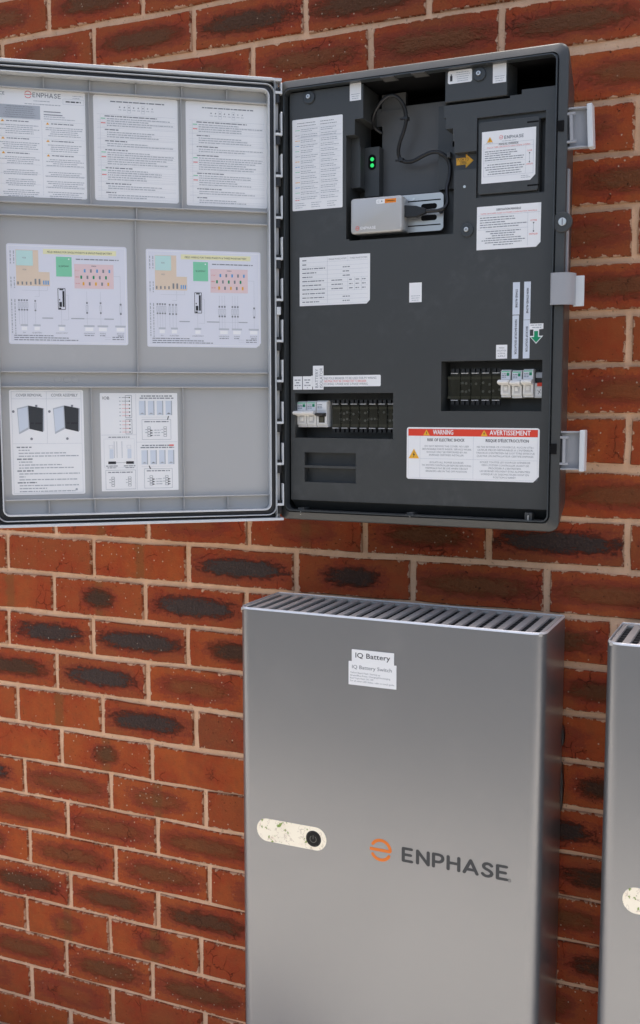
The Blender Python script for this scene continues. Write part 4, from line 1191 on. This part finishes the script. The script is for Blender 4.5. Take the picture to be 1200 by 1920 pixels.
# ---- communications module, its bracket and its cable
yf = YP - 0.002
q = [on_y(p[0], p[1], yf) for p in ((657, 374.5), (754, 363.5), (753, 431), (657, 440.5))]
x0 = (q[0][0] + q[3][0]) / 2; x1 = (q[1][0] + q[2][0]) / 2; z1 = (q[0][1] + q[1][1]) / 2; z0 = (q[2][1] + q[3][1]) / 2
W, H = x1 - x0, z1 - z0
mod = empty('communications_module', (x0, yf + .044, z0)); tag(mod, 'small silver communications box with red and white tag inside the cabinet', 'module')
dy = -.044
b = MB(); b.loops([lp(rr_pts(.0012, W - .0012, .0012, H - .0012, .004), 0), lp(rr_pts(0, W, 0, H, .005), dy + .02), lp(rr_pts(0, W, 0, H, .005), dy + .003), lp(rr_pts(.0012, W - .0012, .0012, H - .0012, .0045), dy + .0008), lp(rr_pts(.003, W - .003, .003, H - .003, .004), dy)], 'module_silver', cap0=True, cap1=True)
b.build('case', mod, smooth=True)
s = Sticker(W * .39, .0075, 'sticker', r=.002, th=.0002)
s.rect(.43, .04, .99, .96, 'orange'); s.text(.08, .72, 'C', .0030, 'ink_soft'); s.dot(.28, .5, .0012, 'ink_soft'); s.words(.48, .94, .5, .0016, 'peach', 4)
s.build('tag', mod, loc=(W * .505, dy - .0001, H * .925))
s = Sticker(.01, .01, 'paint_white', th=.00001); s.slots.clear(); s.v.clear(); s.f.clear(); s.m.clear()
s.emblem(0, 0, .0036, 'red_soft', .0010); s.stroke_word(.55, .26, .0048, 'paint_white', .0009, gap=.24)
s.build('logo', mod, loc=(W * .14, dy - .0001, H * .15))
yp = YP + 0.030
q = [on_y(p[0], p[1], yp) for p in ((745, 369), (831.5, 358.5), (831.5, 430), (745, 440))]
bx0, bx1 = (q[0][0] + q[3][0]) / 2 - x0, (q[1][0] + q[2][0]) / 2 - x0; bz1 = (q[0][1] + q[1][1]) / 2 - z0; bz0 = (q[2][1] + q[3][1]) / 2 - z0
yy0 = yp - (yf + .044)
b = MB(); b.prism(rr_pts(bx0, bx1, bz0, bz1, .007), yy0, yy0 + .003, 'zinc')
pl = b.build('bracket', mod, bevel=.0006)
b = MB(); bw, bh = bx1 - bx0, bz1 - bz0
for fz in (.36, .66): b.prism(rr_pts(bx0 + bw * .52, bx0 + bw * .86, bz0 + bh * fz - .0045, bz0 + bh * fz + .0045, .0043), yy0 - .0004, yy0 + .001, 'black_inside')
for fz in (.17, .82): b.box(bx0 + bw * .2, bx0 + bw * .94, yy0 - .0004, yy0 + .001, bz0 + bh * fz - .0009, bz0 + bh * fz + .0009, 'black_inside')
b.build('bracket_slot', pl)
b = MB(); b.disc(bx0 + bw * .95, bz0 + bh * .5, .0038, yy0 - .002, yy0, 'black_plastic', 14); b.build('bracket_screw', pl); b = MB(); b.disc(bx0 + bw * .36, bz0 + bh * .88, .0022, yy0 - .001, yy0, 'steel', 12); b.build('bracket_screw', pl)

def cpt(px, py, dp): x, z = on_y(px, py, YP + dp); return Vector((x, YP + dp, z))
cable = empty('cable', cpt(700, 250, .05)); tag(cable, 'black cable looping down the open bay to the silver module', 'cable')
o0 = cable.location
path = [(716, 250, .060), (703, 240, .052), (699, 226, .040), (704, 208, .030), (715, 191, .024), (728, 180.5, .022), (741, 180, .022), (753, 191, .026), (760, 208, .030), (761.5, 226, .032), (757, 246, .034), (750, 266, .036), (747, 284, .038), (750, 297, .040), (760, 303.5, .040),
        (775, 302, .038), (792, 293, .034), (808, 286, .030), (822, 285.5, .028), (835, 293, .030), (842, 304, .032), (844, 318, .032), (842, 336, .030), (838, 352, .026), (838.5, 368, .022), (839, 380, .020), (833, 390, .016), (822, 394.5, .014), (810, 395.5, .013), (797, 396, .013)]
b = MB(); b.tube(spline([cpt(*p) - o0 for p in path], 6), .0031, 'black_plastic', 10)
b.build('lead', cable, smooth=True)
b = MB(); a, c_ = cpt(799, 395.5, .013) - o0, cpt(757, 397, .013) - o0
b.loops([[(a.x, a.y + sy, a.z + sz) for sy, sz in ((-.004, -.004), (.004, -.004), (.004, .004), (-.004, .004))], [(a.x - .006, a.y + sy, a.z + sz) for sy, sz in ((-.0045, -.0055), (.0045, -.0055), (.0045, .0055), (-.0045, .0055))],
         [(a.x - .016, a.y + sy, a.z + sz) for sy, sz in ((-.005, -.009), (.005, -.009), (.005, .009), (-.005, .009))], [(c_.x + .003, c_.y + sy, c_.z + sz) for sy, sz in ((-.005, -.0098), (.005, -.0098), (.005, .0098), (-.005, .0098))]], 'black_plastic', cap0=True, cap1=True)
plug = b.build('plug', cable, bevel=.0009)
b = MB(); b.box(c_.x - .004, c_.x + .003, c_.y - .003, c_.y + .003, c_.z - .0065, c_.z + .0065, 'steel'); b.build('plug_shell', plug)
for (sx, sy, dp) in ((760.5, 222, .032), (752, 300, .040)):
    p = cpt(sx, sy, dp) - o0
    b = MB(); b.box(p.x - .0035, p.x + .0045, p.y - .004, p.y + .008, p.z - .003, p.z + .003, 'black_plastic'); b.box(p.x - .010, p.x - .003, p.y - .002, p.y + .003, p.z - .0015, p.z + .0015, 'black_plastic')
    b.build('cable_tie', cable, bevel=.0008)
p = cpt(843, 292, .030) - o0
b = MB(); b.box(p.x - .003, p.x + .003, p.y - .006, p.y + .01, p.z - .004, p.z + .005, 'charcoal'); b.build('cable_clip', cable, bevel=.0008)

# ================================================================== door, swung open to the left
TH = R(38)
HX, HY = 0.6404, -0.178
DW, DH = 0.494, CH + 0.002
def d_loc(px, py, y=0.0):
    d = ray_dir(px, py); n = Vector((-math.sin(TH), math.cos(TH), 0)); o = Vector((HX, HY, 0)) + n * y
    tt = (o - CAM).dot(n) / d.dot(n); p = CAM + d * tt
    return (p.x - HX) * math.cos(TH) + (p.y - HY) * math.sin(TH), p.z - (ZB - .001)
def ring(b, i0, i1, y0, y1, mat, r=0.014, rg=None):
    """raised wall between insets i0 and i1; each inset = (left, right, bottom, top)"""
    def P_(i, rr_): return rr_pts(-DW + i[0], -i[1], i[2], DH - i[3], rr_, 6)
    a, c_ = P_(i0, r), P_(i1, max(r - .003, .002))
    b.loops([lp(a, y1), lp(a, y0 + .0005), lp(P_([q + .0004 for q in i0], r), y0), lp(P_([q - .0004 for q in i1], max(r - .003, .002)), y0), lp(c_, y0 + .0005), lp(c_, y1)], mat)
I = lambda a, rt=None: (a, a if rt is None else rt, a, a)
b = MB()
ring(b, I(0, 0.0124), I(.0045, .0129), 0, .045, 'door_edge', .006)
for za in (.0002, DH - .0045): b.box(-.0180, -.0012, .0004, .045, za, za + .0043, 'door_edge')
b.loops([lp(rr_pts(-DW, 0, 0, DH, .012, 6), .045), lp(rr_pts(-DW + .012, -.012, .012, DH - .012, .012, 6), .060)], 'door_edge', cap1=False)
b.flat(rr_pts(-DW + .012, -.012, .012, DH - .012, .012, 6)[::-1], .060, 'door_edge')
b.flat(rr_pts(-DW + .001, -.001, .001, DH - .001, .012, 6), .030, 'door_grey')
door = b.build('door', ctl, loc=(HX - X0, HY, -.001), rot=(0, 0, TH), smooth=True)
door['label'] = 'light grey door swung open to the left, inside face covered with labels'
b = MB()
ring(b, I(.0095, .0130), I(.0110, .0145), .001, .029, 'door_edge', .016)
ring(b, I(.0185, .0225), I(.0205, .0245), -.001, .029, 'door_edge', .012)
b.build('door_lip', door, smooth=True)
b = MB()
ring(b, I(.0113, .0148), I(.0182, .0222), .006, .029, 'rubber_and_shade', .014)
b.build('gasket', door, smooth=True)
b = MB()
ring(b, (.0047, .0024, .0047, .0047), I(.0093, .0034), .012, .029, 'rubber_and_shade', .013)  # shade of the rim channel put in as a black ring
b.build('rim_channel_shade', door, smooth=True)
YI = .018                                        # inner floor of the door
b = MB()
b.prism(rr_pts(-DW + .0207, -.0247, .0207, DH - .0207, .010, 5), YI, YI + .005, 'door_grey'); b.build('inner_panel', door)
xl, xr = -DW + .0208, -.0248
zq = lambda px, py: d_loc(px, py, YI - .004)[1]
xq = lambda px, py: d_loc(px, py, YI - .004)[0]
ribs_h = [zq(265, 180), zq(265, 389), zq(265, 413), zq(265, 698.5), zq(265, 726), zq(265, 933)]
def rib(x0, x1, z0, z1):
    b = MB()
    if abs(x1 - x0) < .003: b.box(x0, x1, YI - .0075, YI, z0, z1, 'door_grey')
    else: b.box(x0, x1, YI - .0085, YI, z0, z1, 'door_grey')
    b.build('rib', door, bevel=.0004, seg=1)
for z in ribs_h: rib(xl, xr, z - .0009, z + .0009)
vz = lambda px, py, za, zb: rib(xq(px, py) - .0008, xq(px, py) + .0008, za, zb)
for px in (168, 340): vz(px, 270, ribs_h[1] + .001, ribs_h[0] - .001)
for px in (81, 168, 254, 340, 424): vz(px, 150, ribs_h[0] + .001, DH - .021)
vz(256, 550, ribs_h[3] + .001, ribs_h[2] - .001); vz(256, 400, ribs_h[2] + .001, ribs_h[1] - .001); vz(258, 712, ribs_h[4] + .001, ribs_h[3] - .001)
for px in (173, 344): vz(px, 830, ribs_h[5] + .001, ribs_h[4] - .001)
for px in (92, 178, 261, 345, 427): vz(px, 945, .021, ribs_h[5] - .001)
for k, px in enumerate((107, 125, 140)):          # three small moulding dots
    u, v_ = d_loc(px, 712, YI); b = MB(); b.disc(u, v_, .005, YI - .0006, YI, 'door_grey', 16); b.build('moulding_mark', door, bevel=.0004)
b = MB(); b.box(-.0126, -.0058, .010, .029, .006, DH - .006, 'door_grey'); b.build('hinge_strip', door)
# hinge knuckles
for k, yk in enumerate((175, 253, 331, 409, 486, 563, 640, 715, 793, 870, 946)):
    zc = d_loc(524, yk, .002)[1]
    b = MB()
    b.box(-.0128, -.0030, -.002, .012, zc - .0016, zc + .0024, 'door_edge')
    b.box(-.0034, -.0008, -.002, .012, zc - .0016, min(zc + .037, DH - .008), 'door_edge')
    hg = b.build('hinge_bracket', door, bevel=.0004, seg=1)
    b = MB()
    b.tube([(-.0078, .004, zc - .0160), (-.0078, .004, zc - .0014)], .0050, 'black_plastic', 12)
    b.tube([(-.0078, .004, zc + .0022), (-.0078, .004, zc + .0075)], .0046, 'black_plastic', 12)
    b.build('hinge_pin', hg, smooth=True)
b = MB(); zc = d_loc(523, 583, .002)[1]; b.box(-.0120, -.0050, -.002, .01, zc - .0065, zc + .0065, 'door_edge'); b.build('hinge_spacer', door, bevel=.0006)

# ---- labels on the door
def dput(name, corners, fn, label=None, **kw):
    return put(name, corners, fn, y=YI, parent=door, loc=d_loc, label=label, **kw)
def spec_sheet(s):
    s.text(.04, .065, 'CE', .0052, 'ink_soft'); s.poly([(.005, .068), (.03, .068), (.0175, .038)], 'ink_faint')
    s.emblem(.36, .050, .0058, 'red_soft', .0011); s.stroke_word(.41, .072, .0074, 'ink_soft', .0011, gap=.27)
    s.words(.42, .60, .105, .0013, 'ink_faint', 1); s.words(.32, .72, .135, .0014, 'ink_faint', 2)
    s.block(.86, .98, .03, .07, 2, .0012, 'ink_faint', 3); s.frame(.75, .07, .985, .12, .0004); s.words(.78, .95, .095, .0024, 'ink', 6)
    s.rect(.02, .15, .49, .275, 'grey_block'); s.block(.06, .46, .155, .27, 6, .0013, 'ink_soft', 7, 'c')
    s.rect(.53, .195, .72, .203, 'ink_soft'); s.rect(.53, .222, .74, .230, 'ink_soft'); s.block(.53, .93, .235, .275, 2, .0012, 'ink_faint', 8)
    y = .30
    for k, (v, n, head) in enumerate(((.30, 5, 1), (.46, 4, 1), (.595, 4, 1), (.715, 3, 0), (.80, 4, 0), (.90, 4, 0))):
        for c_, (u0, u1) in enumerate(((.03, .48), (.53, .985))):
            vv = v + c_ * .008
            if head:
                s.poly([(u0 + .02, vv + .009), (u0 + .06, vv + .009), (u0 + .04, vv - .012)], 'amber', 1); s.words(u0 + .08, u1 - .06, vv, .0018, 'ink_soft', k, 'l', .8)
            s.block(u0, u1, vv + .028, vv + .028 + n * .0185, n, .0013, 'ink_faint', k * 5 + c_, 'c')
            s.line(u0, vv - .018, u1, vv - .018, .0003)
    s.line(.505, .28, .505, .98, .0003)
dput('specification_label', [(-6, 163), (162, 174.5), (160.7, 374.8), (-6, 366.5)], spec_sheet, r=.003)
def guide(hue):
    def fn(s):
        s.words(.2, .84, .055, .0022, 'ink_soft', 1 + hue)
        for k in range(8): s.dot(.31 + k * .055, .105, .0011, 'ink_soft' if k < 6 else 'ink_faint'); s.words(.295 + k * .055, .33 + k * .055, .13, .0012, 'ink_faint', k)
        for u in (.42, .585): s.frame(u - .018, .085, u + .018, .155, .0004)
        v = .185
        for k, n in enumerate((4, 3, 2, 6, 5, 2, 2)):
            s.line(.04, v - .006, .97, v - .006, .0003); s.words(.13, .13 + (.62, .16, .26, .27, .33, .30, .12)[k], v + .010, .0021, 'ink_soft', k + hue)
            for i in range(n):
                vv = v + .034 + i * .0215
                s.words(.155, .96, vv, .0016, 'ink_faint', k * 9 + i + hue * 50, 'l', random.Random(k * 7 + i + hue).uniform(.55, 1)); s.line(.04, vv + .011, .97, vv + .011, .0002)
                if i in (0, 2) and k in (0, 3, 4): s.rect(.085, vv - .005, .14, vv + .003, 'green_lite' if i == 0 else 'red_soft')
            v += .042 + n * .0215
        s.line(.078, .185, .078, .97, .0003)
    return fn
dput('guide_label', [(176.4, 176.8), (335, 188), (333, 382.4), (176.4, 374.8)], guide(0), r=.004)
dput('guide_label', [(349, 189), (501, 199), (499.5, 391.4), (349, 385)], guide(1), r=.003, label='white label of fine print nearest the hinge')
def wiring(three):
    def fn(s):
        s.frame(.015, .02, .985, .98, .0007, 'paint_white')
        s.poly([(.075, .06), (.26, .06), (.26, .275), (.35, .275), (.35, .415), (.075, .415)], 'peach', 1)
        s.rect(.078, .065, .215, .215, 'mint', 2); s.text(.145, .145, 'PCB', .0022, 'ink_soft', 'c', lift=3); s.text(.145, .262, 'PCB', .0022, 'ink_soft', 'c', lift=3)
        for k in range(4): s.rect(.083 + k * .035, .375, .095 + k * .035, .405, 'ink_soft', 2)
        for k in range(2): s.rect(.225 + k * .033, .345, .24 + k * .033, .40, 'ink_soft', 2)
        for k in range(3): s.rect(.295 + k * .018, .36, .306 + k * .018, .40, 'blue', 2)
        s.rect(.30, .045, .91, .095, 'yellow', 1); s.text(.605, .082, 'FIELD WIRING FOR THREE PHASE PV & THREE PHASE BATTERY' if three else 'FIELD WIRING FOR SINGLE PHASE PV & SINGLE PHASE BATTERY', .0030, 'ink', 'c', fit=s.w * .54, lift=2)
        s.rect(.405, .118, .535, .315, 'green_lite', 1); s.text(.47, .218, 'IQ GATEWAY', .0024, 'ink', 'c', fit=s.w * .085, lift=2); s.dot(.512, .14, .0012, 'paint_white', 2)
        s.words(.57, .93, .138, .0021, 'ink_soft', 8)
        s.rect(.555, .185, .885, .43, 'pink', 1); s.text(.72, .21, 'MAIN', .0022, 'ink', 'c', lift=2)
        for j, cm in enumerate(('blue', 'green', 'amber')):
            s.words(.563, .60, .25 + j * .065, .0016, 'red_soft', j)
            for k in range(5): s.rect(.635 + k * .052 - (.03 if j == 1 else .012 * (j == 2)), .235 + j * .065, .650 + k * .052 - (.03 if j == 1 else .012 * (j == 2)), .268 + j * .065, cm if k % 2 == 0 else 'ink_soft', 2)
        L_ = lambda *a: s.line(*a, .0004, 'ink_line')
        for k in range(4):
            u = .092 + k * .022; L_(u, .56, u, .80)
            for v in (.56, .655): s.rect(u - .007, v - .008, u + .007, v + .008, 'ink_soft', 2)
            s.frame(u - .007, .58, u + .007, .635, .0004, 'ink_faint')
        for k in range(3 if three else 1):
            u = .225 + (k - (1 if three else 0)) * .028; L_(u, .56, u, .80)
            for v in (.565, .66): s.rect(u - .007, v - .008, u + .007, v + .008, 'ink_soft', 2)
            s.frame(u - .007, .585, u + .007, .64, .0004, 'ink_faint')
        for c_ in (.655, .77):
            for k in range(3 if three else 1):
                u = c_ + (k - (1 if three else 0)) * .024; L_(u, .46, u, .80)
                for v in (.575, .675): s.rect(u - .007, v - .009, u + .007, v + .009, 'ink_soft', 2)
                s.frame(u - .008, .60, u + .008, .655, .0004, 'ink_faint')
        L_(.885, .30, .94, .30); L_(.94, .30, .94, .80)
        for v in (.585, .68): s.rect(.932, v - .009, .948, v + .009, 'ink_soft', 2)
        s.frame(.931, .60, .949, .665, .0004, 'ink_faint')
        L_(.12, .46, .33, .46); L_(.33, .42, .33, .46); L_(.26, .42, .26, .52); L_(.22, .52, .26, .52)
        s.frame(.415, .435, .475, .645, .0009, 'ink'); s.rect(.452, .46, .468, .62, 'ink', 2); s.rect(.424, .57, .446, .62, 'ink', 2); s.rect(.428, .44, .46, .452, 'ink', 2); s.rect(.424, .54, .432, .555, 'ink', 2); s.rect(.42, .628, .44, .642, 'ink', 2)
        L_(.475, .5, .50, .5); L_(.50, .5, .50, .75); L_(.44, .65, .44, .80); L_(.50, .75, .45, .75)
        for u, e in ((.13, .03), (.235, .03), (.44, .03), (.67, .045), (.785, .045), (.935, .045)):
            s.rect(u - e, .80, u + e, .818, 'ink_line', 1); s.rect(u - e * .75, .822, u + e * .75, .86, 'paint_white', 1)
        for u, w_, tx in ((.13, .02, 'PV'), (.235, .08, 'IQ BATTERY'), (.44, .10, 'AUXILIARY CONTACT'), (.67, .09, 'NON BACKUP'), (.785, .05, 'MAINS'), (.935, .06, 'BACKUP')): s.text(u, .89, tx, .0021, 'ink_soft', 'c', fit=s.w * w_)
        s.words(.63, .71, .905, .0016, 'ink_soft', 3); s.words(.76, .81, .905, .0016, 'ink_soft', 4); s.words(.91, .96, .905, .0016, 'ink_soft', 5)
        for u0, u1 in ((.28, .37), (.52, .63), (.80, .88)): s.line(u0, .735, u1, .735, .0016, 'ink_faint')
        L_(.63, .735, .80, .735)
        for i, f in enumerate((.62, .85, 1)): s.words(.045, .575, .912 + i * .022, .0017, 'ink_soft', i, 'l', f)
        for i in range(2): s.line(.80, .92 + i * .022, .85, .92 + i * .022, .0004, 'ink_line'); s.words(.865, .96, .92 + i * .022, .0018, 'ink_soft', i + 7)
        for (v0, v1) in ((.07, .2), (.33, .44), (.55, .90)):
            for u in (.028, .055):
                v = v0
                rq = random.Random(int(v0 * 100 + u * 1000))
                while v < v1: l_ = rq.uniform(.01, .035); s.rect(u, v, u + .008, min(v + l_, v1), 'ink_faint'); v += l_ + .01
    return fn
dput('wiring_diagram_label', [(12, 455), (239.4, 464.4), (238.5, 648.9), (15.8, 643.5)], wiring(False), label='wiring diagram label for a single phase, left of the two', mat='sticker_lilac', r=.004)
dput('wiring_diagram_label', [(274, 466), (489.6, 474), (488, 654), (275.4, 648.4)], wiring(True), label='wiring diagram label for three phases, nearer the hinge', mat='sticker_lilac', r=.003, notch=.008)
def cover_steps(s):
    s.frame(.03, .015, .97, .985, .0004); s.line(.03, .085, .97, .085, .0004); s.line(.50, .015, .50, .51, .0004); s.line(.03, .51, .97, .51, .0004)
    s.text(.265, .063, 'COVER REMOVAL', .0046, 'ink_soft', 'c', fit=s.w * .35, bold=.0001); s.text(.745, .063, 'COVER ASSEMBLY', .0046, 'ink_soft', 'c', fit=s.w * .36, bold=.0001)
    for u in (.0, .485):
        s.poly([(u + .10, .175), (u + .25, .148), (u + .26, .37), (u + .12, .42)], 'grey_block', 1)
        s.poly([(u + .11, .185), (u + .24, .162), (u + .245, .355), (u + .125, .40)], 'sticker_dull', 2)
        s.poly([(u + .25, .148), (u + .45, .175), (u + .44, .40), (u + .26, .37)], 'logo_dark', 1)
        s.rect(u + .34, .31, u + .43, .325, 'ink', 2); s.rect(u + .28, .31, u + .32, .322, 'ink', 2)
        s.poly([(u + .45, .175), (u + .465, .173), (u + .458, .385), (u + .44, .40)], 'grey_block', 2)
        s.dot(u + .05, .205, .0022, 'ink_soft'); s.dot(u + .285, .465, .0022, 'ink_soft'); s.rect(u + .345, .142, u + .375, .162, 'ink_soft', 2)
    heads = {0: .20, 4: .21, 8: .22, 12: .26}; v = .545
    for i in range(16):
        vv = v + i * .0282
        if i in heads: s.words(.08, .08 + heads[i], vv, .0025, 'ink_soft', i)
        else: s.words(.105, .93, vv, .0020, 'ink_faint', i, 'l', (.95, .18, .78, 1, 1, .22, .70, .9, 1, 1, .1, .96, 1, .98, .45, .92)[i])
    s.dot(.88, .955, .0020, 'ink_faint')
dput('cover_steps_label', [(16.7, 729), (157.5, 733), (158.4, 927), (22.5, 927)], cover_steps, r=.003)
def io_sheet(s):
    s.text(.035, .065, 'IOB', .0050, 'ink', fit=s.w * .085)
    for i in range(6): s.line(.28, .045 + i * .037, .37, .045 + i * .037, .0006, 'ink' if i < 2 else 'red_soft'); s.dot(.378, .045 + i * .037, .0011, 'ink', 2); s.words(.245, .265, .045 + i * .037, .0016, 'ink_faint', i)
    s.frame(.325, .025, .405, .25, .0006, 'ink_soft', 2)
    for i in range(4): s.line(.28, .285 + i * .037, .37, .285 + i * .037, .0006, 'red_soft'); s.dot(.378, .285 + i * .037, .0011, 'ink', 2); s.words(.245, .265, .285 + i * .037, .0016, 'ink_faint', i + 6)
    s.frame(.325, .268, .405, .415, .0006, 'ink_soft', 2)
    s.line(.46, .01, .46, .99, .0005); s.line(.01, .425, .46, .425, .0005); s.line(.46, .50, .99, .50, .0005)
    s.words(.10, .37, .448, .0020, 'ink_soft', 3)
    s.frame(.04, .465, .43, .76, .0003)
    for u in (.09, .32): s.rect(u, .695, u + .10, .722, 'ink'); s.rect(u + .02, .57, u + .07, .665, 'sticker_dull', 1); s.words(u - .03, u + .12, .742, .0018, 'ink_soft', int(u * 50)); s.words(u - .01, u + .10, .76, .0018, 'ink_soft', int(u * 50) + 1); s.frame(u + .015, .53, u + .065, .56, .0003, 'ink_faint')
    s.line(.19, .708, .32, .708, .0005, 'ink_soft')
    for u in (.17, .205, .27): s.line(u, .49, u, .66, .0008, 'ink_faint')
    def conn(u0, v0, u1, v1, plug):
        s.frame(u0, v0, u1, v1, .0006, 'ink_faint'); s.words(u0 + .03, u1 - .03, v0 + .022, .0021, 'ink_soft', int(v0 * 40)); w_ = u1 - u0; h_ = v1 - v0
        for k in (.24, .80):
            uu = u0 + w_ * k
            for i in range(4): s.frame(uu - .018, v0 + h_ * (.36 + i * .13), uu + .018, v0 + h_ * (.46 + i * .13), .0006, 'ink_soft')
            s.words(uu - .05, uu - .025, v0 + h_ * .5, .0014, 'ink_faint', i); s.words(uu - .05, uu - .025, v0 + h_ * .65, .0014, 'ink_faint', i + 2)
            if plug and (k < .5 or plug > 1):
                for i in range(3): s.poly([(uu + .015, v0 + h_ * (.50 + i * .13)), (uu + .055, v0 + h_ * (.54 + i * .13)), (uu + .015, v0 + h_ * (.58 + i * .13))], 'ink', 2)
        if plug:
            for i in range(3): s.words(u0 + w_ * .42, u0 + w_ * .64, v0 + h_ * (.53 + i * .13), .0016, 'ink_faint', i)
    conn(.055, .785, .44, .98, 0); conn(.535, .27, .91, .475, 1); conn(.555, .775, .92, .975, 2)
    for v, last in ((.03, 3), (.535, 1)):
        s.words(.53, .93, v, .0023, 'ink_soft', 2 + last); s.words(.51, .95, v + .022, .0023, 'ink_soft', 3 + last)
        for k in range(4):
            u = .50 + k * .115 + (.02 if v > .3 else 0)
            s.rect(u, v + .05, u + .075, v + .195, 'sticker_dull', 1); s.rect(u + .072, v + .048, u + .084, v + .195, 'ink_faint', 2)
            s.poly([(u + .01, v + .185), (u + .04, v + .168), (u + .07, v + .185)], 'ink_faint' if k != last else 'ink_soft', 2)
        s.line(.52, v + .215, .90, v + .215, .0004)
    s.rect(.885, .527, .945, .543, 'red_soft', 2)
    s.poly([(.875, .235), (.888, .235), (.872, .275), (.862, .272)], 'ink', 2); s.poly([(.612, .745), (.62, .742), (.645, .775), (.628, .778)], 'ink', 2)
dput('terminal_label', [(186.8, 736), (334, 738), (333, 919.5), (191, 920.4)], io_sheet, r=.001)
